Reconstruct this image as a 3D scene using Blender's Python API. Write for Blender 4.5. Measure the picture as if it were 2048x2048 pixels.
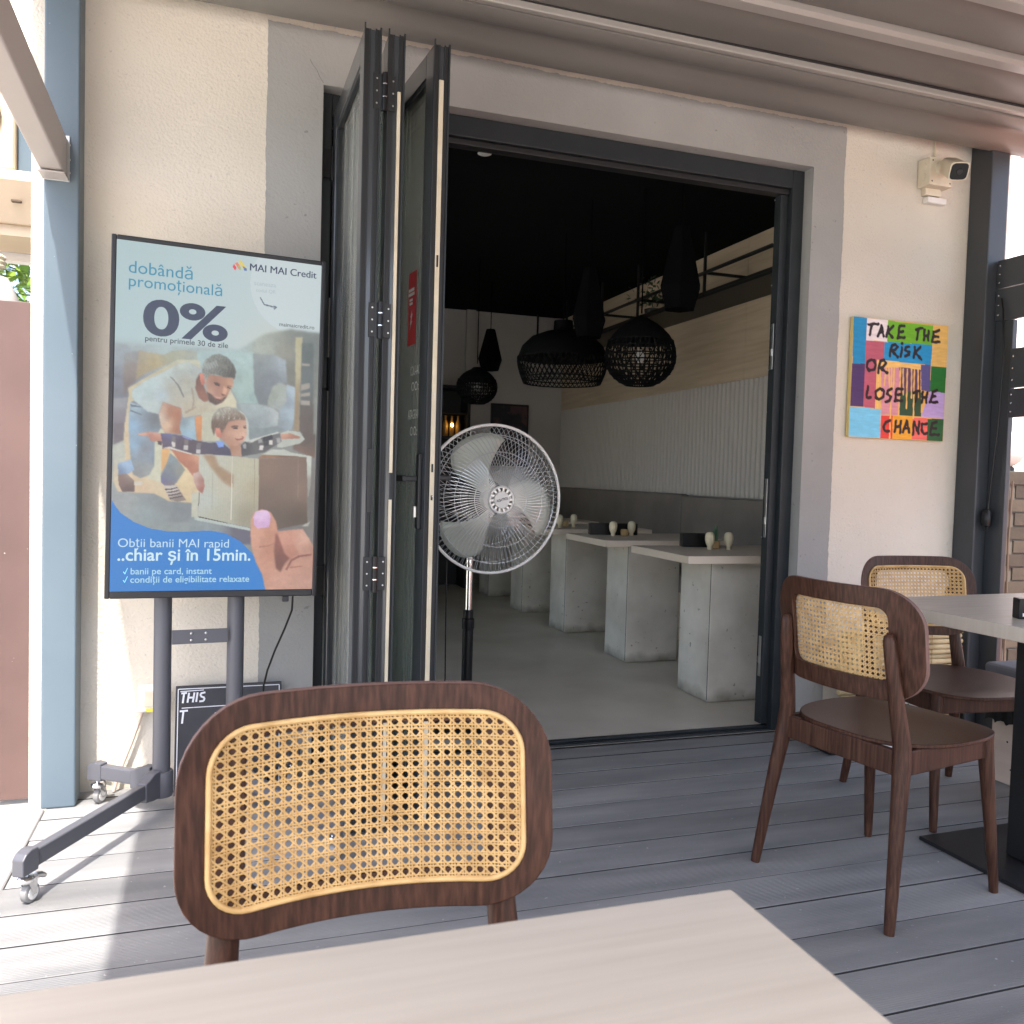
import bpy, math, random
import numpy as np
from mathutils import Vector, Matrix

for o in list(bpy.data.objects):
    bpy.data.objects.remove(o)
S = bpy.context.scene
C = S.collection
rnd = random.Random(7)
PI = math.pi

# ------------------------------------------------------------------ camera
# world: x along the facade (right), y towards the facade, z up, metres; the photographer sits at the table near (0,0)
cam = bpy.data.cameras.new('camera')
cam_o = bpy.data.objects.new('camera', cam)
C.objects.link(cam_o)
yaw, pitch, roll = (math.radians(a) for a in (18.503, -2.384, -1.604))
fwd = Vector((math.sin(yaw) * math.cos(pitch), math.cos(yaw) * math.cos(pitch), math.sin(pitch)))
right = Vector((math.cos(yaw), -math.sin(yaw), 0))
down = fwd.cross(right)
r2 = math.cos(roll) * right + math.sin(roll) * down
d2 = -math.sin(roll) * right + math.cos(roll) * down
m = Matrix((r2, -d2, -fwd)).transposed().to_4x4()
m.translation = (0, 0, 1.10)
cam_o.matrix_world = m
cam.sensor_width = 36
cam.lens = 36 * 1721.6 / 2048
cam.clip_start = 0.03
cam.clip_end = 800
cam.dof.use_dof = True
cam.dof.focus_distance = 2.7
cam.dof.aperture_fstop = 11
S.camera = cam_o

# ------------------------------------------------------------------ sky, sun, exposure
SUN_TRAVEL = Vector((0.153, 0.44, -1.0)).normalized()
EXPOSURE = 2.14
w = bpy.data.worlds.new('World')
S.world = w
w.use_nodes = True
nt = w.node_tree
bg = nt.nodes['Background']
sky = nt.nodes.new('ShaderNodeTexSky')
sky.sky_type = 'NISHITA'
sky.sun_disc = False
sky.sun_elevation = math.asin(-SUN_TRAVEL.z)
sky.sun_rotation = math.atan2(-SUN_TRAVEL.x, -SUN_TRAVEL.y) % (2 * PI)
sky.air_density = 0.85
sky.dust_density = 4.2
sky.ozone_density = 0.8
nt.links.new(sky.outputs['Color'], bg.inputs['Color'])
bg.inputs['Strength'].default_value = 0.15
sun = bpy.data.lights.new('sun', 'SUN')
sun.energy = 2.05
sun.angle = math.radians(0.53)
sun.color = (1.0, 0.965, 0.91)
sun_o = bpy.data.objects.new('sun', sun)
C.objects.link(sun_o)
sun_o.rotation_euler = SUN_TRAVEL.to_track_quat('-Z', 'Y').to_euler()
sun_o.location = (-2, -5, 9)
vs = S.view_settings
vs.view_transform = 'Standard'
vs.look = 'None'
vs.exposure = EXPOSURE
vs.gamma = 1
vs.use_curve_mapping = False
S.render.resolution_x = S.render.resolution_y = 1024


# ------------------------------------------------------------------ helpers
def lin(r, g, b):
    return tuple(((c / 255) / 12.92 if c <= 10 else (((c / 255) + 0.055) / 1.055) ** 2.4) for c in (r, g, b))


class MB:
    """Collects shapes (world or local coordinates) that become one mesh."""

    def __init__(self):
        self.v = []
        self.f = []

    def add(self, vs_, fs_):
        n = len(self.v)
        self.v += [tuple(p) for p in vs_]
        self.f += [tuple(i + n for i in f) for f in fs_]
        return self

    def box(self, x0, x1, y0, y1, z0, z1):
        return self.add([(x0, y0, z0), (x1, y0, z0), (x1, y1, z0), (x0, y1, z0),
                         (x0, y0, z1), (x1, y0, z1), (x1, y1, z1), (x0, y1, z1)],
                        [(0, 3, 2, 1), (4, 5, 6, 7), (0, 1, 5, 4), (1, 2, 6, 5), (2, 3, 7, 6), (3, 0, 4, 7)])

    def obox(self, org, u, s0, s1, n0, n1, z0, z1):
        """Box in a plan frame: u along, n = u turned 90 degrees left, z up."""
        ux, uy = u
        nx, ny = -uy, ux
        P = lambda s, n, z: (org[0] + ux * s + nx * n, org[1] + uy * s + ny * n, z)
        return self.add([P(s0, n0, z0), P(s1, n0, z0), P(s1, n1, z0), P(s0, n1, z0),
                         P(s0, n0, z1), P(s1, n0, z1), P(s1, n1, z1), P(s0, n1, z1)],
                        [(0, 3, 2, 1), (4, 5, 6, 7), (0, 1, 5, 4), (1, 2, 6, 5), (2, 3, 7, 6), (3, 0, 4, 7)])

    def tube(self, pts, r, n=8, caps=True, closed=False, flat=1.0):
        pts = [Vector(p) for p in pts]
        rs = r if isinstance(r, (list, tuple)) else [r] * len(pts)
        base = len(self.v)
        k = len(pts)
        t = (pts[1] - pts[0]).normalized()
        a = t.orthogonal().normalized()
        if abs(t.z) < 0.9:
            a = (Vector((0, 0, 1)) - t * t.z).normalized()
        for i in range(k):
            if closed:
                t = (pts[(i + 1) % k] - pts[i - 1]).normalized()
            elif i == 0:
                t = (pts[1] - pts[0]).normalized()
            elif i == k - 1:
                t = (pts[-1] - pts[-2]).normalized()
            else:
                t = (pts[i + 1] - pts[i - 1]).normalized()
            a = a - t * a.dot(t)
            a = a.normalized() if a.length > 1e-6 else t.orthogonal().normalized()
            b = t.cross(a)
            for j in range(n):
                q = 2 * PI * j / n + PI / n
                self.v.append(tuple(pts[i] + (a * math.cos(q) + b * math.sin(q) * flat) * rs[i]))
        for i in range(k if closed else k - 1):
            for j in range(n):
                i2 = (i + 1) % k
                self.f.append((base + i * n + j, base + i * n + (j + 1) % n, base + i2 * n + (j + 1) % n, base + i2 * n + j))
        if caps and not closed:
            self.f.append(tuple(base + j for j in reversed(range(n))))
            self.f.append(tuple(base + (k - 1) * n + j for j in range(n)))
        return self

    def lathe(self, prof, c=(0, 0, 0), n=24, axis='z', cap=True):
        base = len(self.v)
        for r_, h in prof:
            for j in range(n):
                q = 2 * PI * j / n
                a, b = r_ * math.cos(q), r_ * math.sin(q)
                p = {'z': (a, b, h), 'y': (a, h, b), 'x': (h, a, b)}[axis]
                self.v.append((c[0] + p[0], c[1] + p[1], c[2] + p[2]))
        for i in range(len(prof) - 1):
            for j in range(n):
                self.f.append((base + i * n + j, base + i * n + (j + 1) % n, base + (i + 1) * n + (j + 1) % n, base + (i + 1) * n + j))
        if cap:
            self.f.append(tuple(base + j for j in reversed(range(n))))
            self.f.append(tuple(base + (len(prof) - 1) * n + j for j in range(n)))
        return self

    def prism(self, poly, axis, a0, a1):
        """Closed 2-D polygon swept along an axis: poly in (x,z) for y, (y,z) for x, (x,y) for z."""
        n = len(poly)
        P = {'x': lambda p, a: (a, p[0], p[1]), 'y': lambda p, a: (p[0], a, p[1]), 'z': lambda p, a: (p[0], p[1], a)}[axis]
        vs_ = [P(p, a0) for p in poly] + [P(p, a1) for p in poly]
        fs_ = [tuple(range(n)), tuple(reversed(range(n, 2 * n)))]
        fs_ += [(i, i + n, (i + 1) % n + n, (i + 1) % n) for i in range(n)]
        return self.add(vs_, fs_)


def root_of(o):
    while o.parent:
        o = o.parent
    return o


def props(o, label=None, cat=None, group=None, kind=None):
    if label:
        o['label'] = label
    if cat:
        o['category'] = cat
    if group:
        o['group'] = group
    if kind:
        o['kind'] = kind
    return o


def thing(name, label, cat, loc=(0, 0, 0), rotz=0.0, group=None):
    o = bpy.data.objects.new(name, None)
    o.empty_display_size = 0.1
    C.objects.link(o)
    o.location = loc
    o.rotation_euler = (0, 0, rotz)
    return props(o, label, cat, group)


def obj(name, mb, mat, parent=None, world=True, smooth=0.0, bevel=0.0, seg=2, fix=True):
    """MB -> one mesh object; world=True means the shape was given in world coordinates."""
    me = bpy.data.meshes.new(name)
    vs_ = mb.v
    if parent is not None and world:
        inv = root_of(parent).matrix_basis.inverted()
        vs_ = [tuple(inv @ Vector(p)) for p in vs_]
    me.from_pydata(vs_, [], mb.f)
    if fix:
        import bmesh
        bm = bmesh.new()
        bm.from_mesh(me)
        bmesh.ops.recalc_face_normals(bm, faces=bm.faces)
        bm.to_mesh(me)
        bm.free()
    if mat is not None:
        me.materials.append(mat)
    if smooth:
        me.polygons.foreach_set('use_smooth', [True] * len(me.polygons))
        me.set_sharp_from_angle(angle=math.radians(smooth))
    o = bpy.data.objects.new(name, me)
    C.objects.link(o)
    if parent is not None:
        o.parent = parent
    if bevel:
        b = o.modifiers.new('bevel', 'BEVEL')
        b.width = bevel
        b.segments = seg
        b.limit_method = 'ANGLE'
        b.angle_limit = math.radians(40)
        b.harden_normals = False
    return o


def copy_tree(o, parent=None):
    c = o.copy()
    C.objects.link(c)
    c.parent = parent
    for ch in o.children:
        copy_tree(ch, c)
    return c


def share(name, src, parent, loc, rot=None, scale=None):
    """Another object on the same mesh data."""
    o = bpy.data.objects.new(name, src.data)
    C.objects.link(o)
    o.parent = parent
    o.location = loc
    if rot:
        o.rotation_euler = rot
    if scale:
        o.scale = scale
    return o


# ------------------------------------------------------------------ materials
def pmat(name, col, rough=0.6, metal=0.0, col2=None, vscale=4.0, stretch=(1, 1, 1), detail=4.0, lo=0.35, hi=0.65,
         bump=0.0, bscale=80.0, bdist=0.003, bstretch=(1, 1, 1), coords='pos', random_v=0.0, spec=0.5, speck=None, rvar=0.0):
    mt = bpy.data.materials.new(name)
    mt.use_nodes = True
    t = mt.node_tree
    N, L = t.nodes, t.links
    b = N['Principled BSDF']
    b.inputs['Roughness'].default_value = rough
    b.inputs['Metallic'].default_value = metal
    b.inputs['Specular IOR Level'].default_value = spec
    b.inputs['Base Color'].default_value = (*col, 1)
    if coords == 'pos':
        src = N.new('ShaderNodeNewGeometry').outputs['Position']
    else:
        src = N.new('ShaderNodeTexCoord').outputs['Object']

    def noise(sc, st, det):
        mp = N.new('ShaderNodeMapping')
        mp.inputs['Scale'].default_value = st
        L.new(src, mp.inputs['Vector'])
        no = N.new('ShaderNodeTexNoise')
        no.inputs['Scale'].default_value = sc
        no.inputs['Detail'].default_value = det
        L.new(mp.outputs['Vector'], no.inputs['Vector'])
        return no.outputs['Fac']
    out = None
    if col2:
        f = noise(vscale, stretch, detail)
        rm = N.new('ShaderNodeMapRange')
        rm.inputs['From Min'].default_value = lo
        rm.inputs['From Max'].default_value = hi
        L.new(f, rm.inputs['Value'])
        mx = N.new('ShaderNodeMix')
        mx.data_type = 'RGBA'
        mx.inputs['A'].default_value = (*col, 1)
        mx.inputs['B'].default_value = (*col2, 1)
        L.new(rm.outputs['Result'], mx.inputs['Factor'])
        out = mx.outputs['Result']
        if rvar:
            rr = N.new('ShaderNodeMapRange')
            rr.inputs['To Min'].default_value = rough - rvar
            rr.inputs['To Max'].default_value = rough + rvar
            L.new(rm.outputs['Result'], rr.inputs['Value'])
            L.new(rr.outputs['Result'], b.inputs['Roughness'])
    if speck:   # (colour, scale, threshold)
        f = noise(speck[1], (1, 1, 1), 2.0)
        rm = N.new('ShaderNodeMapRange')
        rm.inputs['From Min'].default_value = speck[2]
        rm.inputs['From Max'].default_value = speck[2] + 0.03
        L.new(f, rm.inputs['Value'])
        mx = N.new('ShaderNodeMix')
        mx.data_type = 'RGBA'
        if out:
            L.new(out, mx.inputs['A'])
        else:
            mx.inputs['A'].default_value = (*col, 1)
        mx.inputs['B'].default_value = (*speck[0], 1)
        L.new(rm.outputs['Result'], mx.inputs['Factor'])
        out = mx.outputs['Result']
    if random_v:
        oi = N.new('ShaderNodeObjectInfo')
        rm = N.new('ShaderNodeMapRange')
        rm.inputs['To Min'].default_value = 1 - random_v
        rm.inputs['To Max'].default_value = 1 + random_v
        L.new(oi.outputs['Random'], rm.inputs['Value'])
        hs = N.new('ShaderNodeHueSaturation')
        if out:
            L.new(out, hs.inputs['Color'])
        else:
            hs.inputs['Color'].default_value = (*col, 1)
        L.new(rm.outputs['Result'], hs.inputs['Value'])
        out = hs.outputs['Color']
    if out:
        L.new(out, b.inputs['Base Color'])
    if bump:
        f = noise(bscale, bstretch, 3.0)
        bp = N.new('ShaderNodeBump')
        bp.inputs['Strength'].default_value = bump
        bp.inputs['Distance'].default_value = bdist
        L.new(f, bp.inputs['Height'])
        L.new(bp.outputs['Normal'], b.inputs['Normal'])
    return mt


def add_wave_bump(mt, axis, period, strength, dist):
    """Fine ribs of a board surface."""
    t = mt.node_tree
    N, L = t.nodes, t.links
    b = N['Principled BSDF']
    g = N.new('ShaderNodeNewGeometry')
    sp = N.new('ShaderNodeSeparateXYZ')
    L.new(g.outputs['Position'], sp.inputs[0])
    mu = N.new('ShaderNodeMath')
    mu.operation = 'MULTIPLY'
    mu.inputs[1].default_value = 2 * PI / period
    L.new(sp.outputs[axis], mu.inputs[0])
    si = N.new('ShaderNodeMath')
    si.operation = 'SINE'
    L.new(mu.outputs[0], si.inputs[0])
    bp = N.new('ShaderNodeBump')
    bp.inputs['Strength'].default_value = strength
    bp.inputs['Distance'].default_value = dist
    L.new(si.outputs[0], bp.inputs['Height'])
    old = b.inputs['Normal'].links
    if old:
        L.new(old[0].from_socket, bp.inputs['Normal'])
    L.new(bp.outputs['Normal'], b.inputs['Normal'])


def emat(name, col, strength):
    mt = bpy.data.materials.new(name)
    mt.use_nodes = True
    b = mt.node_tree.nodes['Principled BSDF']
    b.inputs['Base Color'].default_value = (*col, 1)
    b.inputs['Emission Color'].default_value = (*col, 1)
    b.inputs['Emission Strength'].default_value = strength
    return mt


def glassmat(name, tint, refl=0.9, rough=0.01, painted_refl=0.0):
    mt = bpy.data.materials.new(name)
    mt.use_nodes = True
    t = mt.node_tree
    N, L = t.nodes, t.links
    N.remove(N['Principled BSDF'])
    o = N['Material Output']
    tr = N.new('ShaderNodeBsdfTransparent')
    tr.inputs['Color'].default_value = (*tint, 1)
    gl = N.new('ShaderNodeBsdfGlossy')
    gl.inputs['Color'].default_value = (refl, refl, refl, 1)
    gl.inputs['Roughness'].default_value = rough
    fr = N.new('ShaderNodeFresnel')
    fr.inputs['IOR'].default_value = 1.52
    mx = N.new('ShaderNodeMixShader')
    L.new(fr.outputs[0], mx.inputs[0])
    L.new(tr.outputs[0], mx.inputs[1])
    L.new(gl.outputs[0], mx.inputs[2])
    res = mx.outputs[0]
    if painted_refl:      # thin uneven film of pale streaks, painted in for the panes' reflections
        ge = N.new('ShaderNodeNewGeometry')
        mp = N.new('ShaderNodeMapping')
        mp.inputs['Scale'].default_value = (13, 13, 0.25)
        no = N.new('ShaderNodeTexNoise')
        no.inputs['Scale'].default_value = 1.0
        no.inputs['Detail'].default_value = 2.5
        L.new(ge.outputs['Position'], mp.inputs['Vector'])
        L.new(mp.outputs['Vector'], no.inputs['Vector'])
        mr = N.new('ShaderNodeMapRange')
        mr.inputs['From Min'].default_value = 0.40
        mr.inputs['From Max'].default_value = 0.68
        mr.inputs['To Min'].default_value = painted_refl * 0.22
        mr.inputs['To Max'].default_value = painted_refl
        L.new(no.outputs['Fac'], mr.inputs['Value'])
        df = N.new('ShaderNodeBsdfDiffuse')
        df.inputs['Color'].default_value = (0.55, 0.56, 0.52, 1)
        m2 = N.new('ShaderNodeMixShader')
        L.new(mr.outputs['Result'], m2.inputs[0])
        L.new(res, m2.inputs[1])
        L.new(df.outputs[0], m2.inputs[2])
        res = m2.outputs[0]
    L.new(res, o.inputs['Surface'])
    return mt


M = {}
M['cream'] = pmat('cream_plaster', (0.70, 0.640, 0.545), 0.9, col2=(0.63, 0.572, 0.485), vscale=1.3, detail=7, bump=0.55, bscale=105, bdist=0.006, speck=((0.57, 0.52, 0.46), 70, 0.70))
M['grey'] = pmat('grey_plaster', (0.350, 0.345, 0.328), 0.85, col2=(0.300, 0.295, 0.278), vscale=1.8, detail=8, bump=0.5, bscale=100, bdist=0.004, speck=((0.24, 0.235, 0.235), 30, 0.735))
M['greyline'] = pmat('bare_render', (0.42, 0.40, 0.38), 0.9, bump=0.4, bscale=200)
M['anth'] = pmat('anthracite_aluminium', (0.017, 0.021, 0.024), 0.45, col2=(0.023, 0.027, 0.030), vscale=6, spec=0.35)
M['anth_dark'] = pmat('black_rubber', (0.010, 0.010, 0.011), 0.6)
M['anth_mid'] = pmat('door_leaf_aluminium', (0.032, 0.037, 0.043), 0.30)
M['anth_mid'].node_tree.nodes['Principled BSDF'].inputs['Coat Weight'].default_value = 0.8
M['anth_mid'].node_tree.nodes['Principled BSDF'].inputs['Coat Roughness'].default_value = 0.12
M['post'] = pmat('blue_grey_steel', (0.098, 0.136, 0.166), 0.5, col2=(0.112, 0.150, 0.180), vscale=2.5, detail=8, speck=((0.32, 0.36, 0.39), 60, 0.755))
M['postdark'] = pmat('anthracite_steel', (0.036, 0.042, 0.048), 0.4, col2=(0.045, 0.050, 0.056), vscale=3, bump=0.05, bscale=60)
M['deck'] = pmat('grey_composite_deck', (0.160, 0.160, 0.163), 0.62, col2=(0.300, 0.296, 0.288), vscale=4.5, stretch=(0.4, 2.2, 1), detail=11, lo=0.3, hi=0.8, bump=0.25, bscale=140, bdist=0.0015, bstretch=(0.15, 1, 1), random_v=0.16, speck=((0.38, 0.37, 0.355), 62, 0.715))
add_wave_bump(M['deck'], 'Y', 0.0066, 0.45, 0.0012)
M['trim'] = pmat('deck_edge_trim', (0.26, 0.25, 0.25), 0.6)
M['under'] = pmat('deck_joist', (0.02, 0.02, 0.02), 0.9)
M['ground'] = pmat('sandy_concrete', (0.60, 0.565, 0.51), 0.95, col2=(0.50, 0.465, 0.41), vscale=2.2, bump=0.3, bscale=30, bdist=0.01)
M['red_bounce'] = pmat('red_bounce_ground', (0.42, 0.17, 0.12), 0.9, col2=(0.34, 0.14, 0.10), vscale=3)
M['wood'] = pmat('walnut_plywood', (0.036, 0.0155, 0.0100), 0.42, col2=(0.100, 0.045, 0.027), vscale=5, stretch=(34, 34, 1.3), detail=10, lo=0.38, hi=0.78, coords='obj', bump=0.1, bscale=8, bstretch=(60, 60, 2), bdist=0.0006, rvar=0.06, spec=0.22)
M['ply_edge'] = pmat('plywood_edge', (0.20, 0.12, 0.095), 0.6, col2=(0.12, 0.06, 0.05), vscale=4, stretch=(3, 160, 3), coords='obj')
M['cane'] = pmat('woven_cane', (0.66, 0.435, 0.185), 0.45, col2=(0.48, 0.285, 0.10), vscale=26, detail=5, coords='obj', lo=0.4, hi=0.7)
M['table'] = pmat('pale_laminate', (0.520, 0.458, 0.378), 0.38, col2=(0.462, 0.402, 0.327), vscale=4, stretch=(1.0, 20, 1), detail=9, lo=0.35, hi=0.72, rvar=0.05)
M['table_edge'] = pmat('pale_laminate_edge', (0.66, 0.565, 0.46), 0.5)
M['concrete'] = pmat('cast_concrete', (0.68, 0.645, 0.575), 0.8, col2=(0.47, 0.435, 0.37), vscale=4, detail=10, lo=0.36, hi=0.74, bump=0.45, bscale=38, speck=((0.34, 0.315, 0.27), 34, 0.71))
M['floor'] = pmat('polished_screed', (0.63, 0.585, 0.50), 0.36, col2=(0.52, 0.475, 0.40), vscale=2.3, detail=7, lo=0.35, hi=0.7, rvar=0.06)
M['ceil'] = pmat('black_ceiling', (0.006, 0.006, 0.0065), 0.95, spec=0.1)
M['iwall'] = pmat('grey_interior_wall', (0.58, 0.55, 0.52), 0.9, col2=(0.53, 0.50, 0.47), vscale=2)
M['iwood'] = pmat('oak_panel', (0.60, 0.48, 0.35), 0.55, col2=(0.50, 0.39, 0.275), vscale=2.5, stretch=(1, 0.8, 12), detail=6)
M['flute'] = pmat('fluted_grey_panel', (0.54, 0.50, 0.46), 0.6)
M['flutegap'] = pmat('fluted_panel_groove', (0.16, 0.145, 0.135), 0.8)
M['bench'] = pmat('grey_upholstery', (0.26, 0.222, 0.195), 0.85, col2=(0.22, 0.188, 0.165), vscale=5, bump=0.15, bscale=300)
M['black'] = pmat('black_metal', (0.010, 0.010, 0.011), 0.5)
M['weave'] = pmat('black_rattan', (0.0065, 0.0065, 0.007), 0.75, spec=0.08)
M['hexblack'] = pmat('matt_black_shade', (0.0035, 0.0035, 0.004), 0.9, spec=0.05)
M['clearglass'] = glassmat('window_glass', (0.92, 0.95, 0.94), 0.95)
M['glass'] = glassmat('door_glass', (0.84, 0.88, 0.86), 0.95, painted_refl=0.42)
M['beige_strip'] = pmat('beige_weather_strip', (0.58, 0.51, 0.38), 0.55, col2=(0.50, 0.43, 0.31), vscale=14, coords='pos')
M['chrome'] = pmat('chrome', (0.80, 0.80, 0.80), 0.14, 1.0)
M['steel'] = pmat('brushed_steel', (0.55, 0.55, 0.54), 0.3, 1.0)
M['standgrey'] = pmat('dark_grey_powder_coat', (0.085, 0.086, 0.100), 0.42)
M['tvblack'] = pmat('tv_bezel', (0.014, 0.014, 0.017), 0.35)
M['wheel'] = pmat('grey_rubber', (0.22, 0.215, 0.21), 0.6)
M['white'] = pmat('white_plastic', (0.78, 0.76, 0.72), 0.45)
M['ivory'] = pmat('ivory_plastic', (0.70, 0.63, 0.49), 0.5, col2=(0.64, 0.57, 0.44), vscale=20)
M['blackpl'] = pmat('black_plastic', (0.010, 0.010, 0.011), 0.3, spec=0.3)
M['fabric'] = pmat('grey_awning_fabric', (0.185, 0.176, 0.160), 0.45, col2=(0.158, 0.150, 0.136), vscale=1.2, stretch=(0.4, 1, 1))
M['bar'] = pmat('awning_profile', (0.31, 0.295, 0.270), 0.32)
M['bardark'] = pmat('awning_gap', (0.02, 0.02, 0.02), 0.8)
M['beam'] = pmat('taupe_beam', (0.40, 0.37, 0.35), 0.45)
M['blade'] = pmat('fan_blade_aluminium', (0.40, 0.42, 0.36), 0.4, 0.1)
M['wire'] = pmat('chromed_wire', (0.75, 0.76, 0.76), 0.25, 0.5)
M['cream_cer'] = pmat('cream_ceramic', (0.72, 0.64, 0.45), 0.4)
M['green'] = pmat('cactus_green', (0.05, 0.12, 0.06), 0.6)
M['wickerpot'] = pmat('straw_pot', (0.40, 0.27, 0.13), 0.8)
M['fence'] = pmat('red_brown_sheet', (0.090, 0.052, 0.046), 0.6, col2=(0.115, 0.068, 0.060), vscale=3, detail=8, speck=((0.5, 0.42, 0.40), 38, 0.75))
M['acbeige'] = pmat('aged_beige_plastic', (0.60, 0.48, 0.34), 0.6, col2=(0.54, 0.42, 0.30), vscale=4)
M['acblue'] = pmat('slate_panel', (0.09, 0.13, 0.16), 0.5)
M['bark'] = pmat('bark', (0.10, 0.07, 0.05), 0.9)
M['leaf'] = pmat('leaf', (0.10, 0.21, 0.025), 0.5, col2=(0.22, 0.30, 0.03), vscale=1.7, random_v=0.15)
M['chalk'] = pmat('blackboard', (0.028, 0.028, 0.034), 0.6, col2=(0.045, 0.045, 0.052), vscale=6)
M['chalkw'] = pmat('chalk_paint', (0.75, 0.76, 0.80), 0.8)
M['red'] = pmat('red_sticker', (0.62, 0.045, 0.05), 0.4)
M['sticker_w'] = pmat('white_print', (0.75, 0.74, 0.72), 0.5)
M['reed'] = pmat('dry_reed', (0.55, 0.44, 0.25), 0.8, col2=(0.38, 0.28, 0.14), vscale=9, random_v=0.25)
M['plyw'] = pmat('light_plywood', (0.66, 0.52, 0.42), 0.6, col2=(0.60, 0.46, 0.37), vscale=3, stretch=(1, 1, 8))
M['cushion'] = pmat('grey_cushion', (0.16, 0.155, 0.16), 0.85, bump=0.1, bscale=400)
M['blackcloth'] = pmat('black_cloth', (0.008, 0.008, 0.008), 0.9)
M['brick'] = pmat('old_brick', (0.062, 0.048, 0.034), 0.9, col2=(0.045, 0.036, 0.026), vscale=14, random_v=0.3, bump=0.4, bscale=60)
M['mortar'] = pmat('mortar', (0.11, 0.10, 0.085), 0.95)
M['nwall'] = pmat('white_render', (0.80, 0.77, 0.73), 0.9, bump=0.2, bscale=60)
M['tan'] = pmat('tan_edge', (0.66, 0.52, 0.2), 0.6)
M['gold'] = pmat('amber_glass', (0.35, 0.20, 0.05), 0.15)


def add_grime(mt, col, z0, z1):
    """splashed dirt along the foot of the pillars, with a ragged upper edge"""
    t = mt.node_tree
    N, L = t.nodes, t.links
    b = N['Principled BSDF']
    ge = N.new('ShaderNodeNewGeometry')
    sp = N.new('ShaderNodeSeparateXYZ')
    L.new(ge.outputs['Position'], sp.inputs[0])
    no = N.new('ShaderNodeTexNoise')
    no.inputs['Scale'].default_value = 11
    no.inputs['Detail'].default_value = 8
    L.new(ge.outputs['Position'], no.inputs['Vector'])
    ma = N.new('ShaderNodeMath')
    ma.operation = 'MULTIPLY_ADD'
    ma.inputs[1].default_value = -(z1 - z0) * 1.6
    L.new(no.outputs['Fac'], ma.inputs[0])
    L.new(sp.outputs['Z'], ma.inputs[2])
    mr = N.new('ShaderNodeMapRange')
    mr.inputs['From Min'].default_value = z0 - (z1 - z0) * .8
    mr.inputs['From Max'].default_value = z1 - (z1 - z0) * .8
    mr.inputs['To Min'].default_value = .8
    mr.inputs['To Max'].default_value = 0
    L.new(ma.outputs[0], mr.inputs['Value'])
    mx = N.new('ShaderNodeMix')
    mx.data_type = 'RGBA'
    L.new(mr.outputs['Result'], mx.inputs['Factor'])
    L.new(b.inputs['Base Color'].links[0].from_socket, mx.inputs['A'])
    mx.inputs['B'].default_value = (*col, 1)
    L.new(mx.outputs['Result'], b.inputs['Base Color'])


add_grime(M['concrete'], (0.17, 0.15, 0.11), .0, .07)
add_grime(M['cream'], (0.50, 0.45, 0.37), .0, .10)
add_grime(M['grey'], (0.24, 0.23, 0.205), .0, .10)

# ================================================================== SETTING
W = 3.15          # plane of the facade
ZG = -0.08        # yard level
g = obj('ground', MB().add([(-90, -90, ZG), (90, -90, ZG), (90, 90, ZG), (-90, 90, ZG)], [(0, 1, 2, 3)]), M['ground'])
props(g, kind='structure')
pv = obj('bounce_ground', MB().add([(3.75, -6, ZG + .004), (14, -6, ZG + .004), (14, 5.4, ZG + .004), (3.75, 5.4, ZG + .004)], [(0, 1, 2, 3)]), M['red_bounce'])  # unseen red ground, added for its pink bounce under the roof
props(pv, kind='structure')

# --- deck: every board is its own piece
deck = obj('deck', MB().box(-0.52, 3.62, -2.6, 3.19, ZG + .005, -0.026), M['under'])
props(deck, kind='structure')
XB0, XB1 = -0.525, 3.62
bd = MB()
hw = 0.0731
bd.prism([(-hw, -.025), (hw, -.025), (hw, -.001), (hw - .001, 0), (-hw + .001, 0), (-hw, -.001)], 'x', XB0, XB1)
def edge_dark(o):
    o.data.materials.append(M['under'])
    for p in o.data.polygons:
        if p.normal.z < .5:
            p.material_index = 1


plank = None
k = 0
y = 3.0025
while y > -2.55:
    if plank is None:
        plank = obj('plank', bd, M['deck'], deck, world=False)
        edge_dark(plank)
        plank.location = (0, y, 0)
    else:
        share('plank', plank, deck, (rnd.uniform(-.004, .004), y, rnd.uniform(-.0012, .0006)))
    y -= 0.1522
    k += 1
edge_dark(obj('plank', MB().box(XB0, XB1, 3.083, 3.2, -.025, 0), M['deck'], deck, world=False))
obj('edge_trim', MB().prism([(-.572, ZG + .002), (-.572, -.006), (-.566, .003), (-.532, .003), (-.528, -.0005), (-.528, -.02), (-.560, -.02), (-.560, ZG + .002)], 'y', -2.6, 3.012), M['trim'], deck, world=False)

# --- inside floor
fl = obj('floor', MB().add([(-.42, 3.2, .006), (3.45, 3.2, .006), (3.45, 8.4, .006), (-.42, 8.4, .006)], [(0, 1, 2, 3)]), M['floor'])
props(fl, kind='structure')

# ================================================================== BUILDING
DX0, DX1, DZ = 0.308, 2.372, 2.458       # door opening
bld = thing('restaurant_building', 'cream plastered restaurant front with grey band around a wide open doorway', 'building', (1.3, W, 0))
obj('wall', MB().box(-.60, DX0, W, W + .2, ZG, 3.1).box(DX1, 3.46, W, W + .2, ZG, 3.1).box(DX0, DX1, W, W + .2, DZ, 3.1)
    .box(-.60, -.42, 6.6, 8.5, ZG, 3.1).box(-.60, -.42, W + .2, 6.6, ZG, .05).box(-.60, -.42, W + .2, 6.6, 2.66, 3.1), M['cream'], bld)


def jag(p0, p1, n, amp):
    out = []
    low = 0.0
    for i in range(n):
        t = i / n
        low = low * .93 + rnd.uniform(-amp, amp) * .5
        dx, dz = p1[0] - p0[0], p1[1] - p0[1]
        l = math.hypot(dx, dz)
        a = (rnd.uniform(-amp, amp) * .6 + low) * (0 if i == 0 else 1)
        out.append((p0[0] + dx * t - dz / l * a, p0[1] + dz * t + dx / l * a))
    return out


GX0, GX1, GZ = 0.120, 2.530, 2.643


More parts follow.
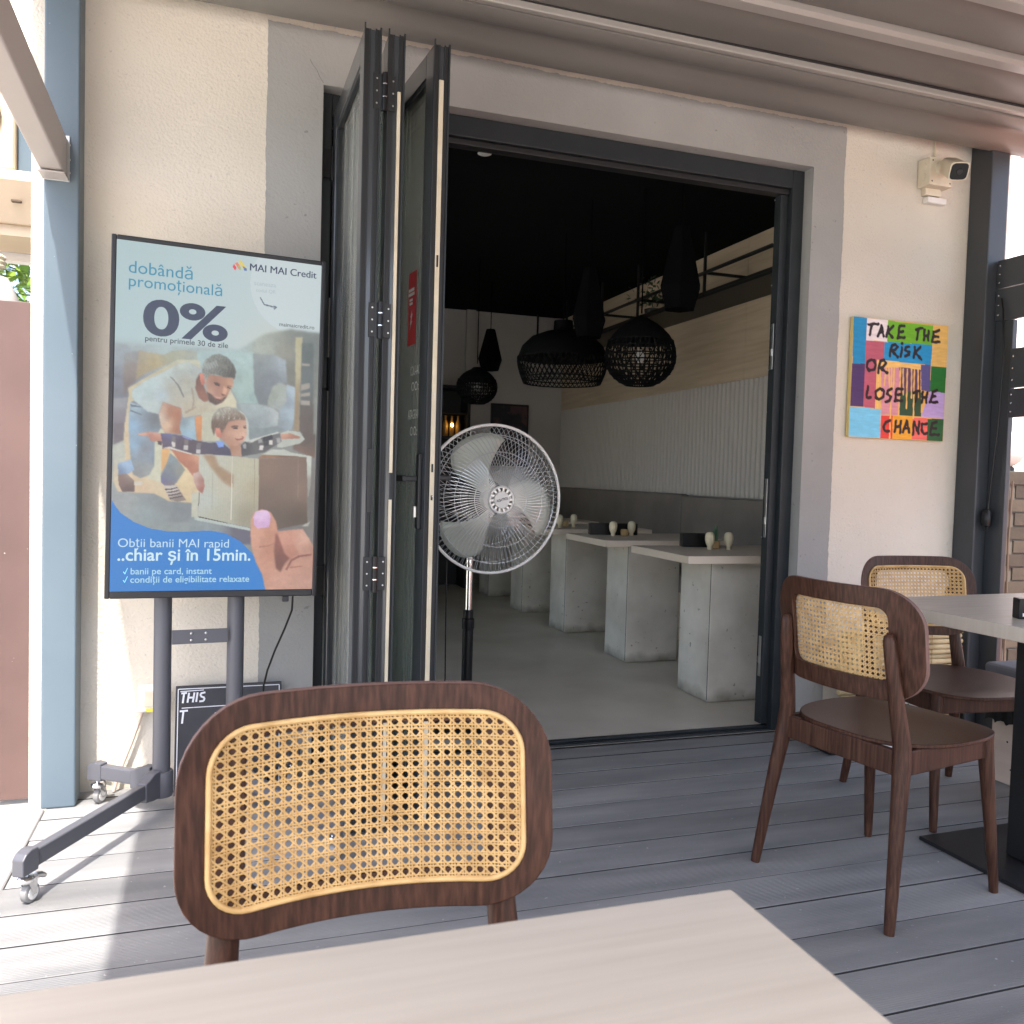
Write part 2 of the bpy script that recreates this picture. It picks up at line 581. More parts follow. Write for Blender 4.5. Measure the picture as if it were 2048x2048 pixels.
def band(y0, y1, grow, seed):
    global rnd
    rnd = random.Random(seed)
    L_ = jag((GX0 - grow, 0.0), (GX0 - grow, GZ + grow), 260, .0018)
    T_ = jag((GX0 - grow, GZ + grow), (GX1 + grow, GZ + grow), 300, .003)
    R_ = jag((GX1 + grow, GZ + grow), (GX1 + grow, 0.0), 260, .0018)
    mb = MB()
    # left, top, right strips as fans of quads to the opening edge
    def strip(pts, f):
        for a, b in zip(pts[:-1], pts[1:]):
            c, d = f(b), f(a)
            mb.add([(a[0], y0, a[1]), (b[0], y0, b[1]), (c[0], y0, c[1]), (d[0], y0, d[1]),
                    (a[0], y1, a[1]), (b[0], y1, b[1]), (c[0], y1, c[1]), (d[0], y1, d[1])],
                   [(3, 2, 1, 0), (0, 1, 5, 4)])
    strip(L_ + [(GX0 - grow, GZ + grow)], lambda p: (DX0, min(p[1], DZ)))
    strip(T_ + [(GX1 + grow, GZ + grow)], lambda p: (min(max(p[0], DX0), DX1), DZ))
    strip(R_ + [(GX1 + grow, 0.0)], lambda p: (DX1, min(p[1], DZ)))
    return mb


obj('surround', band(W - .004, W, 0, 5), M['grey'], bld, fix=False)
rv = MB().box(DX0 - .001, DX0 + .003, W - .0041, W + .062, 0, DZ - .003).box(DX1 - .003, DX1 + .001, W - .0041, W + .062, 0, DZ - .003)
rv.box(DX0 - .001, DX1 + .001, W - .0041, W + .062, DZ - .003, DZ + .001)
obj('reveal', rv, M['grey'], bld)
# a fine settling crack running from the corner of the opening
ck = MB()
pts = [(DX0 + .002, DZ + .002), (DX0 - .012, DZ + .022), (DX0 - .02, DZ + .041), (DX0 - .037, DZ + .06), (DX0 - .045, DZ + .075)]
for a, b in zip(pts[:-1], pts[1:]):
    ck.add([(a[0], W - .0046, a[1]), (b[0], W - .0046, b[1]), (b[0] + .0012, W - .0046, b[1]), (a[0] + .0012, W - .0046, a[1])], [(0, 1, 2, 3)])
obj('crack', ck, M['anth_mid'], bld, fix=False)

# side windows of the dining room (left of the view, they light the pillars from the left)
for i in range(3):
    y0 = 3.35 + i * 3.25 / 3
    y1 = y0 + 3.25 / 3
    wf = obj('side_window', MB().box(-.54, -.48, y0, y0 + .04, .05, 2.66).box(-.54, -.48, y1 - .04, y1, .05, 2.66).box(-.54, -.48, y0 + .04, y1 - .04, .05, .10).box(-.54, -.48, y0 + .04, y1 - .04, 2.61, 2.66), M['anth'], bld)
    obj('pane', MB().box(-.513, -.507, y0 + .04, y1 - .04, .10, 2.61), M['clearglass'], wf)
# door frame
FY0, FY1 = W + .055, W + .135
fr = thing('door_frame', 'black aluminium frame lining the wide doorway', 'door frame', (1.34, FY0, 0))
jr = obj('jamb', MB().box(DX1 - .062, DX1 - .0035, FY0, FY1, 0, DZ - .004), M['anth'], fr, bevel=.003)
obj('jamb', MB().box(DX1 - .098, DX1 - .062, FY0 + .03, FY1 - .004, 0.03, DZ - .105), M['anth'], fr, bevel=.002)
obj('jamb', MB().box(DX0 + .0035, DX0 + .042, FY0, FY1, 0, DZ - .004), M['anth'], fr, bevel=.003)
obj('head', MB().box(DX0 + .042, DX1 - .062, FY0 + .001, FY1, DZ - .082, DZ - .0045), M['anth'], fr, bevel=.003)
obj('track', MB().box(DX0 + .042, DX1 - .062, FY0 + .022, FY1 - .006, DZ - .104, DZ - .082), M['black'], fr, bevel=.003)
obj('threshold', MB().box(DX0 + .042, DX1 - .062, FY0 + .002, FY1, 0.002, .014).box(DX0 + .042, DX1 - .062, FY0 + .03, FY0 + .05, .014, .022), M['anth'], fr, bevel=.002)
for z0, z1 in ((1.60, 1.80), (0.86, 1.12), (0.24, 0.42)):
    st = MB().box(DX1 - .1005, DX1 - .098, FY0 + .045, FY0 + .062, z0, z1)
    s_ = obj('strike_plate', st, M['steel'], fr, bevel=.0008)
    obj('bolt', MB().box(DX1 - .106, DX1 - .1005, FY0 + .05, FY0 + .057, z0 + .06, z0 + .09), M['steel'], s_)
for i in range(13):
    zz = .12 + i * .185
    share_src = obj('screw', MB().lathe([(.0035, 0), (.0035, .0012), (.001, .002)], (0, 0, 0), 8, 'x'), M['steel'], fr, world=False) if i == 0 else share_src
    loc = Vector((DX1 - .1, FY0 + .072, zz)) - Vector(fr.location)
    if i == 0:
        share_src.location = loc
        share_src.rotation_euler = (0, 0, PI)
    else:
        share('screw', share_src, fr, loc, (0, 0, PI))

# --- inside of the restaurant
YB = 8.3
XR = 3.30
ZC = 2.725
obj('interior_wall', MB().box(-.42, XR + .12, YB, YB + .1, 0, 3.0), M['iwall'], bld)
obj('interior_wall', MB().box(XR, XR + .14, W + .2, YB, 0, 3.0), M['iwall'], bld)
obj('ceiling', MB().box(-.42, XR, W + .2, YB, ZC, ZC + .1), M['ceil'], bld)
obj('flat_roof', MB().box(-.75, 3.5, W + .02, 8.6, 3.1, 3.25), M['grey'], bld)
for y0, y1 in ((3.4, 5.0), (5.003, 6.65), (6.653, 8.3)):
    obj('wood_panel', MB().box(XR - .02, XR, y0, y1, 1.787, ZC), M['iwood'], bld, bevel=.002)
obj('backing_panel', MB().box(XR - .012, XR, 3.4, YB, 1.0, 1.785), M['flutegap'], bld)
rib = None
n = 0
yy = 3.72
while yy < YB - .02:
    if rib is None:
        rib = obj('rib', MB().tube([(0, 0, .998), (0, 0, 1.784)], .0235, 10), M['flute'], bld, world=False, smooth=60)
        rib.location = Vector((XR - .012, yy, 0)) - Vector(bld.location)
    else:
        share('rib', rib, bld, Vector((XR - .012, yy, 0)) - Vector(bld.location))
    yy += .054
obj('pilaster', MB().box(2.24, 2.33, YB - .05, YB, 0, ZC), M['iwall'], bld)
obj('downlight', MB().lathe([(.030, 0), (.036, .003), (.0, .004)], (1.224, 4.254, ZC - .004), 20), M['white'], bld, smooth=40)

# --- banquette bench along the inside wall
bq = thing('banquette', 'long grey upholstered bench along the right inside wall', 'bench', (3.05, 6, 0))
obj('seat', MB().box(2.93, 3.28, 3.7, YB - .01, .34, .46), M['bench'], bq, bevel=.02)
obj('plinth', MB().box(2.97, 3.28, 3.7, YB - .01, .006, .34), M['iwood'], bq)
for y0, y1, zt in ((3.7, 5.655, .99), (5.665, 8.28, 1.003)):
    obj('back_panel', MB().box(XR - .09, XR - .014, y0, y1, .46, zt), M['bench'], bq, bevel=.014)

# --- concrete pillar tables
tabs = [(3.685, 'nearest the doorway'), (4.605, 'second from the doorway'), (5.58, 'third from the doorway'), (6.49, 'fourth from the doorway'), (7.42, 'farthest from the doorway')]
for i, (y0, txt) in enumerate(tabs):
    t = thing('pillar_table', 'inside table on a square concrete pillar, %s' % txt, 'table', (2.45, y0 + .15, 0), group='concrete pillar tables inside')
    obj('pillar', MB().box(2.278, 2.622, y0, y0 + .30, .007, .712), M['concrete'], t, bevel=.006)
    obj('joint_strip', MB().box(2.2765, 2.278, y0 + .004, y0 + .007, .02, .70), M['anth_dark'], t)
    obj('table_top', MB().box(2.055, 2.86, y0 - .155, y0 + .445, .713, .75), M['table_edge'], t, bevel=.002)

# --- things on the inside tables
def shaker(x, y_, label):
    s_ = thing('shaker', label, 'shaker', (x, y_, .75), group='cream shakers on the inside tables')
    pr = [(.012, 0), (.0135, .002), (.0125, .016), (.017, .024), (.022, .036), (.0245, .052), (.0245, .066), (.022, .080), (.015, .088), (.004, .091)]
    a = obj('body', MB().lathe(pr, (0, 0, 0), 18), M['cream_cer'], s_, world=False, smooth=50)
    obj('nose', MB().lathe([(.003, 0), (.006, .006), (.005, .02), (.001, .026)], (0, -.0245, .045), 8), M['cream_cer'], a, world=False, smooth=50)


shaker(2.384, 3.888, 'cream head-shaped shaker left of the cactus on the nearest inside table')
shaker(2.487, 3.874, 'cream head-shaped shaker right of the cactus on the nearest inside table')
shaker(2.269, 4.813, 'cream shaker by the black menu holder on the second inside table')
shaker(2.408, 4.841, 'cream shaker right of the straw pot on the second inside table')
shaker(2.224, 5.59, 'cream shaker just right of the fan on the third inside table')
shaker(2.363, 5.671, 'cream shaker farthest right on the third inside table')


def menubox(x, y_, rz, label):
    t = thing('menu_holder', label, 'menu holder', (x, y_, .75), rz, 'black menu holders')
    obj('case', MB().box(-.09, .09, -.03, -.024, 0, .072).box(-.09, .09, .024, .03, 0, .072).box(-.09, -.084, -.024, .024, 0, .072).box(.084, .09, -.024, .024, 0, .072).box(-.084, .084, -.024, .024, 0, .006), M['blackpl'], t, world=False, bevel=.001)
    obj('menu_card', MB().box(-.075, .075, -.006, .006, .006, .066), M['black'], t, world=False)


menubox(2.405, 4.045, -.25, 'black menu holder on the inside table nearest the doorway')
menubox(2.255, 4.925, -.2, 'black menu holder left on the second inside table')
menubox(2.38, 4.905, .1, 'black box behind the shakers on the second inside table')


def pot(x, y_, label, cactus):
    t = thing('potted_plant', label, 'plant pot', (x, y_, .75))
    obj('pot', MB().lathe([(.018, 0), (.024, .004), (.026, .03), (.022, .042), (.018, .04), (.0, .036)], (0, 0, 0), 14), M['wickerpot'], t, world=False, smooth=40)
    if cactus:
        cm = MB()
        n_ = 20
        for q in range(4):
            a = q * 1.7 + .3
            cm.tube([(.007 * math.cos(a), .007 * math.sin(a), .034), (.011 * math.cos(a), .011 * math.sin(a), .075), (.009 * math.cos(a), .009 * math.sin(a), .10 + .008 * q)], [.006, .0075, .003], 7)
        obj('cactus', cm, M['green'], t, world=False, smooth=50)


pot(2.44, 3.93, 'small cactus in a straw pot on the nearest inside table', True)
pot(2.345, 4.81, 'small straw pot between two shakers on the second inside table', False)
pot(2.31, 5.70, 'small straw pot between two shakers on the third inside table', False)

# --- hanging shelf rack along the wood wall
rk = thing('shelf_rack', 'black metal shelf hung from the ceiling along the wood wall', 'shelf', (3.1, 6, 2.31))
obj('shelf_board', MB().box(2.95, XR - .021, 3.5, 8.2, 2.30, 2.318), M['black'], rk)
rb = MB()
for z in (2.318, 2.452):
    obj('rail', MB().box(2.945, 2.963, 3.5, 8.2, z, z + .018), M['black'], rk)
for y_ in (3.55, 5.0, 5.96, 6.62, 7.4, 8.18):
    obj('upright', MB().box(2.946, 2.962, y_ - .008, y_ + .008, 2.30, ZC), M['black'], rk)
    obj('crossbar', MB().box(2.963, XR - .021, y_ - .008, y_ + .008, 2.452, 2.470), M['black'], rk)
pl = thing('trailing_plant', 'small leafy plant standing on the hanging black shelf', 'plant', (3.1, 6.0, 2.319))
obj('pot', MB().lathe([(.05, 0), (.065, .09), (.055, .09), (.05, .08), (0, .08)], (0, 0, 0), 14), M['black'], pl, world=False, smooth=40)
lf = MB()
r3 = random.Random(3)
for q in range(170):
    c = Vector((r3.gauss(0, .07), r3.gauss(0, .11), .13 + abs(r3.gauss(0, .08))))
    a = Vector((r3.uniform(-1, 1), r3.uniform(-1, 1), r3.uniform(-1, 1))).normalized() * .022
    b = a.orthogonal().normalized() * .012
    lf.add([c - a, c + b, c + a, c - b], [(0, 1, 2, 3)])
obj('foliage', lf, M['green'], pl, world=False, fix=False)
jar = obj('jar', MB().lathe([(.02, 0), (.028, .01), (.028, .06), (.015, .075), (.012, .09), (.0, .09)], (3.12, 5.55, 2.319), 14), M['white'], smooth=40)
props(jar, 'small white jar on the hanging black shelf', 'jar')

# --- pendant lamps
def pendant(name, label, loc, build, top):
    t = thing(name, label, 'pendant lamp', loc, group='black pendant lamps inside')
    obj('cord', MB().tube([(0, 0, top), (0, 0, ZC - loc[2])], .004, 6), M['hexblack'], t, world=False)
    build(t)


def lattice(prof, n, twist, r, rings):
    """open basket weave following a lathe profile"""
    mb = MB()
    for s_ in ((1, -1) if twist else (1,)):
        for j in range(n):
            mb.tube([(p[0] * math.cos(2 * PI * j / n + s_ * twist * i), p[0] * math.sin(2 * PI * j / n + s_ * twist * i), p[1]) for i, p in enumerate(prof)], r, 4)
    for i in rings:
        p = prof[i]
        mb.tube([(p[0] * math.cos(2 * PI * q / 28), p[0] * math.sin(2 * PI * q / 28), p[1]) for q in range(28)], r * 1.5, 4, closed=True)
    return mb


def hexlamp(r, h):
    def f(t):
        obj('shade', MB().lathe([(r * .36, h), (r * .38, h * .99), (r, h * .27), (r * .72, 0), (r * .66, .002), (r * .94, h * .27), (r * .30, h * .95)], (0, 0, 0), 6, cap=False).lathe([(r * .36, h), (r * .02, h + .004)], (0, 0, 0), 6, cap=False), M['hexblack'], t, world=False)
        obj('bulb', MB().lathe([(.01, h * .5), (.025, h * .4), (.01, h * .33)], (0, 0, 0), 10), M['white'], t, world=False, smooth=60)
    return f


def balllamp(r, tear):
    def f(t):
        pr = []
        for i in range(13):
            a = -1.15 + i * (2.35 / 12)
            rr = r * math.cos(a)
            z = r * math.sin(a) * (.86 if a < 0 else (1.1 if tear else .9))
            if tear and a > .5:
                rr *= 1 - (a - .5) * .25
            pr.append((rr, z))
        z0 = pr[0][1]
        pr = [(a, b - z0) for a, b in pr]
        obj('shade_cap', MB().lathe(pr[8:] + [(.03, pr[-1][1] + .02)], (0, 0, 0), 22), M['weave'], t, world=False, smooth=60)
        o = obj('woven_shade', lattice(pr[:9], 46, .0, .0034, range(9)), M['weave'], t, world=False)
        o['kind'] = 'stuff'
        o = obj('woven_lining', lattice([(a * .97, b) for a, b in pr[:9]], 24, .11, .003, ()), M['weave'], t, world=False)
        o['kind'] = 'stuff'
        obj('bulb', MB().lathe([(.012, r), (.03, r * .8), (.01, r * .6)], (0, 0, 0), 10), M['white'], t, world=False, smooth=60)
    return f


def belllamp(r):
    def f(t):
        k_ = r / .30
        cap = [(.298 * k_, .165 * k_), (.27 * k_, .24 * k_), (.21 * k_, .30 * k_), (.12 * k_, .335 * k_), (.065 * k_, .345 * k_), (.062 * k_, .41 * k_), (.01, .412 * k_)]
        obj('shade_cap', MB().lathe(cap, (0, 0, 0), 28), M['weave'], t, world=False, smooth=60)
        low = [(.255 * k_, 0), (.268 * k_, .03 * k_), (.28 * k_, .06 * k_), (.292 * k_, .1 * k_), (.298 * k_, .135 * k_), (.298 * k_, .165 * k_)]
        o = obj('woven_shade', lattice(low, 52, .07, .0036, (0, 1, 5)), M['weave'], t, world=False)
        o['kind'] = 'stuff'
        obj('bulb', MB().lathe([(.012, .3), (.03, .22), (.01, .17)], (0, 0, 0), 10), M['white'], t, world=False, smooth=60)
    return f


pendant('pendant_lamp', 'small faceted black pendant with a pointed waist, far left of the group', (2.11, 7.0, 1.985), hexlamp(.105, .345), .345)
pendant('pendant_lamp', 'small round woven black pendant hanging low beside the folding door', (1.80, 6.3, 1.642), balllamp(.155, False), .30)
pendant('pendant_lamp', 'wide bell-shaped black pendant with a woven rim', (2.133, 5.4, 1.73), belllamp(.303), .41)
pendant('pendant_lamp', 'faceted black pendant above the bell-shaped lamp', (2.016, 4.7, 1.925), hexlamp(.105, .40), .40)
pendant('pendant_lamp', 'teardrop woven black pendant hanging in front of the oak panel', (2.207, 4.4, 1.632), balllamp(.198, True), .40)
pendant('pendant_lamp', 'faceted black pendant highest on the right, in front of the shelf', (2.222, 4.0, 1.985), hexlamp(.115, .42), .42)

# --- back of the room: picture and bar niche
pc = thing('wall_picture', 'dark framed picture on the back wall behind the fan', 'picture', (2.72, YB - .02, 1.2))
obj('frame', MB().box(2.52, 2.92, YB - .025, YB - .002, 1.20, 1.825), M['black'], pc, bevel=.004)
obj('print', MB().add([(2.54, YB - .0255, 1.22), (2.90, YB - .0255, 1.22), (2.90, YB - .0255, 1.805), (2.54, YB - .0255, 1.805)], [(0, 1, 2, 3)]), pmat('dark_floral_print', (0.02, 0.022, 0.026), 0.6, col2=(0.10, 0.05, 0.055), vscale=9, lo=.5, hi=.62), pc)
bs = thing('bar_shelf', 'dark bar cabinet with bottles glimpsed beside the folding door', 'cabinet', (1.6, YB - .15, 0))
obj('carcass', MB().box(1.0, 1.03, YB - .3, YB - .01, .006, 1.95).box(2.20, 2.23, YB - .3, YB - .01, .006, 1.95).box(1.03, 2.20, YB - .03, YB - .01, .006, 1.95).box(1.03, 2.20, YB - .3, YB - .03, 1.92, 1.95), M['black'], bs)
for z in (.45, .9, 1.15, 1.45, 1.68):
    obj('shelf', MB().box(1.03, 2.20, YB - .29, YB - .03, z, z + .015), M['black'], bs)
for i in range(8):
    x = 1.70 + i * .062
    b = obj('bottle', MB().lathe([(.024, 0), (.026, .005), (.026, .12), (.010, .16), (.009, .20), (.0, .20)], (x, YB - .2, 1.466), 12), M['gold'], smooth=40)
    props(b, 'amber bottle on the bar shelf beside the folding door', 'bottle', 'amber bottles on the bar shelf')
lm = thing('bar_lamp', 'tiny warm lamp glowing among the bar bottles', 'lamp', (2.06, YB - .26, 1.466))
obj('base', MB().lathe([(.02, 0), (.02, .01), (.005, .015), (.005, .09)], (0, 0, 0), 10), M['gold'], lm, world=False)
obj('bulb', MB().lathe([(.004, .09), (.013, .105), (.010, .12), (.001, .125)], (0, 0, 0), 10), emat('warm_bulb', (1.0, .62, .2), 6.0), lm, world=False)

# ================================================================== FOLDING DOOR
fd = thing('folding_door', 'three-leaf black folding glass door folded open at the left jamb', 'door', (.45, 2.85, 0))
LEAF = 0.64
ZL0, ZL1 = .022, 2.372


def leaf(p0, p1, strip=None, fin=True):
    l_ = math.hypot(p1[0] - p0[0], p1[1] - p0[1])
    u = ((p1[0] - p0[0]) / l_, (p1[1] - p0[1]) / l_)
    t = .025
    a = MB()
    st = .072
    B = lambda mb, s0, s1, n0, n1, z0, z1: mb.obox(p0, u, s0, s1, n0, n1, z0, z1)
    # stiles and rails with a stepped profile
    for s0, s1 in ((.004, st), (l_ - st, l_ - .004)):
        B(a, s0, s1, -t, t, ZL0, ZL1)
    for z0, z1 in ((ZL0, ZL0 + .085), (ZL1 - .072, ZL1)):
        B(a, st, l_ - st, -t + .0005, t - .0005, z0, z1)
    o = obj('door_leaf', a, M['anth_mid'], fd, bevel=.003)
    # glazing beads
    b = MB()
    for sg in (-1, 1):
        n0, n1 = sorted((sg * .0125, sg * .0205))
        for s0, s1 in ((st, st + .014), (l_ - st - .014, l_ - st)):
            B(b, s0, s1, n0, n1, ZL0 + .085, ZL1 - .072)
        for z0, z1 in ((ZL0 + .085, ZL0 + .099), (ZL1 - .086, ZL1 - .072)):
            B(b, st + .014, l_ - st - .014, n0, n1, z0, z1)
    obj('glazing_bead', b, M['anth'], o)
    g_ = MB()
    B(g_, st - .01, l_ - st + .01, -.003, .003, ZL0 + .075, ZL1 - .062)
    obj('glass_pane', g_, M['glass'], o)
    # grooved outer edge: ridges and rubber gaskets, sticking up a little at the top
    e = MB()
    for n0, n1, d, zt in ((-t, -t + .004, .006, .014), (-t + .015, -t + .019, .003, .0), (t - .018, t - .014, .004, .002), (t - .005, t, .007, .006)):
        B(e, l_ - .004, l_ - .004 + d, n0, n1, ZL0, ZL1 + zt)
    obj('edge_profile', e, M['anth'], o)
    e = MB()
    B(e, l_ - .004, l_ - .002, -t + .0045, -t + .0145, ZL0, ZL1)
    B(e, l_ - .004, l_ - .0015, t - .0135, t - .0055, ZL0, ZL1)
    obj('gasket', e, M['anth_dark'], o)
    if strip:
        n0, n1, spans = strip
        for z0, z1 in spans:
            e = MB()
            B(e, l_ - .004, l_ + .0035, n0, n1, z0, z1)
            obj('lock_strip', e, M['beige_strip'], o, bevel=.0008)
    return o, (p0, u, l_)


lA, fA = leaf((.376, 3.180), (.388, 2.535))
lB, fB = leaf((.466, 3.172), (.459, 2.545), strip=(.004, .0135, ((.03, 1.02), (1.10, 2.21))))
lC, fC = leaf((.528, 3.172), (.597, 2.555), strip=(-.008, .0055, ((.03, 2.27),)))


def onleaf(f, mb, s0, s1, n0, n1, z0, z1):
    return mb.obox(f[0], f[1], s0, s1, n0, n1, z0, z1)


# hinges between the first two leaves (outer end) and at the jamb
for z in (2.20, 1.545, .80):
    h = obj('hinge', MB().obox((.4235, 2.536), (1, 0), -.032, -.006, -.0025, .001, z - .05, z + .05).obox((.4235, 2.540), (1, 0), .008, .033, -.0025, .001, z - .05, z + .05), M['black'], lA, bevel=.001)
    obj('hinge_pin', MB().tube([(.4245, 2.531, z - .055), (.4245, 2.531, z - .018)], .008, 12).tube([(.4245, 2.531, z - .015), (.4245, 2.531, z + .018)], .008, 12).tube([(.4245, 2.531, z + .021), (.4245, 2.531, z + .052)], .008, 12), M['blackpl'], lA, smooth=50)
    obj('hinge_ring', MB().tube([(.4245, 2.531, z - .018), (.4245, 2.531, z - .015)], .0083, 12).tube([(.4245, 2.531, z + .018), (.4245, 2.531, z + .021)], .0083, 12), M['chrome'], lA, smooth=50)
    for dx in (-.022, .026):
        for dz in (-.035, 0, .035):
            obj('screw', MB().lathe([(.0028, 0), (.0024, -.0012), (.0, -.0015)], (.4235 + dx, 2.5335 + (.004 if dx > 0 else 0), z + dz), 8, 'y'), M['steel'], lA)
for z in (2.20, 1.45, .70):
    obj('jamb_hinge', MB().tube([(.352, 3.19, z - .06), (.352, 3.19, z + .06)], .009, 12).box(.318, .35, 3.185, 3.19, z - .05, z + .05), M['blackpl'], lA, smooth=40)
# recessed pull on the second leaf edge, lever handle and cylinder on the third leaf
onl = MB()
onleaf(fA, onl, fA[2] - .004, fA[2] + .004, .008, .022, .98, 1.17)
obj('flush_pull', onl, M['black'], lA, bevel=.002)
hb = obj('handle_plate', onleaf(fC, MB(), fC[2] - .05, fC[2] - .022, -.037, -.025, .93, 1.16), M['black'], lC, bevel=.003)
obj('handle', onleaf(fC, onleaf(fC, MB(), fC[2] - .044, fC[2] - .030, -.075, -.037, 1.075, 1.092), fC[2] - .15, fC[2] - .030, -.085, -.070, 1.074, 1.093), M['black'], lC, bevel=.004)
obj('lock_cylinder', onleaf(fC, MB(), fC[2] - .041, fC[2] - .032, -.046, -.037, .965, 1.0), M['steel'], lC, bevel=.002)
hb2 = obj('handle', onleaf(fC, onleaf(fC, MB(), fC[2] - .044, fC[2] - .030, .025, .062, 1.08, 1.097), fC[2] - .13, fC[2] - .030, .060, .075, 1.08, 1.098), M['black'], lC, bevel=.004)
for z0, z1 in ((1.72, 1.755), (1.105, 1.13), (1.02, 1.035)):
    obj('lock_slot', onleaf(fC, MB(), fC[2] + .0035, fC[2] + .0042, -.005, .001, z0, z1), M['anth_dark'], lC)
for z in [.1 + .155 * i for i in range(14)]:
    obj('screw', onleaf(fC, MB(), fC[2] + .0035, fC[2] + .0045, -.0015, .0015, z, z + .003), M['steel'], lC)


# lettering helper: text as flat mesh shapes in a local (u along, v up) plane
def text_mb(body, width, bold=0.0, height=None, shear=0.0):
    cu = bpy.data.curves.new('t', 'FONT')
    cu.body = body
    cu.size = 1.0
    cu.offset = bold
    cu.shear = shear
    cu.resolution_u = 6
    to = bpy.data.objects.new('t', cu)
    C.objects.link(to)
    me = bpy.data.meshes.new_from_object(to)
    vs_ = [tuple(v_.co) for v_ in me.vertices]
    fs_ = [tuple(p.vertices) for p in me.polygons]
    bpy.data.objects.remove(to)
    bpy.data.meshes.remove(me)
    bpy.data.curves.remove(cu)
    x0 = min(v_[0] for v_ in vs_)
    x1 = max(v_[0] for v_ in vs_)
    k_ = width / (x1 - x0)
    kv = k_
    if height:
        y1 = max(v_[1] for v_ in vs_)
        kv = height / y1
    return [((v_[0] - x0) * k_, v_[1] * kv) for v_ in vs_], fs_


def put_text(mb, body, width, place, bold=0.0, height=None, shear=0.0):
    vs_, fs_ = text_mb(body, width, bold, height, shear)
    mb.add([place(a, b) for a, b in vs_], fs_)


# red sticker and the white opening-hours lettering on the glass of the third leaf (seen from the left side)
nC = (-fC[1][1], fC[1][0])


def on_glass(s_, z, d=.0045):
    # the visible side of the leaf is its -n side
    return (fC[0][0] + fC[1][0] * s_ - nC[0] * d, fC[0][1] + fC[1][1] * s_ - nC[1] * d, z)


s0, s1 = .36, .44
z0, z1 = 1.515, 1.75
stq = obj('sticker', MB().add([on_glass(s0, z0), on_glass(s1, z0), on_glass(s1, z1), on_glass(s0, z1)], [(0, 1, 2, 3)]), M['red'], lC, fix=False)
sb = MB()
for a0, a1, zz, hh in ((.365, .422, 1.688, .010), (.365, .425, 1.674, .010), (.375, .408, 1.657, .008), (.375, .408, 1.645, .008)):
    sb.add([on_glass(a0, zz, .0055), on_glass(a1, zz, .0055), on_glass(a1, zz + hh, .0055), on_glass(a0, zz + hh, .0055)], [(0, 1, 2, 3)])
bolt = [(.402, 1.628), (.386, 1.606), (.394, 1.604), (.384, 1.582), (.392, 1.582), (.378, 1.560), (.406, 1.592), (.398, 1.594), (.41, 1.616), (.401, 1.615)]
sb.add([on_glass(a, b, .0055) for a, b in bolt], [tuple(range(len(bolt)))])
obj('sticker_print', sb, M['sticker_w'], stq, fix=False)
lt = MB()
for body, a0, wd, zz, hh in (('IOU-AGA', .40, .12, 1.415, .030), ('OO:  7', .415, .11, 1.365, .028), ('ATAGRAWE', .385, .135, 1.275, .030), ('OO:  7', .41, .115, 1.222, .028)):
    put_text(lt, body, wd, lambda a, b, a0=a0, zz=zz: on_glass(a0 + a, zz + b, .0052), 0.0, hh)
obj('lettering', lt, M['sticker_w'], lC, fix=False)

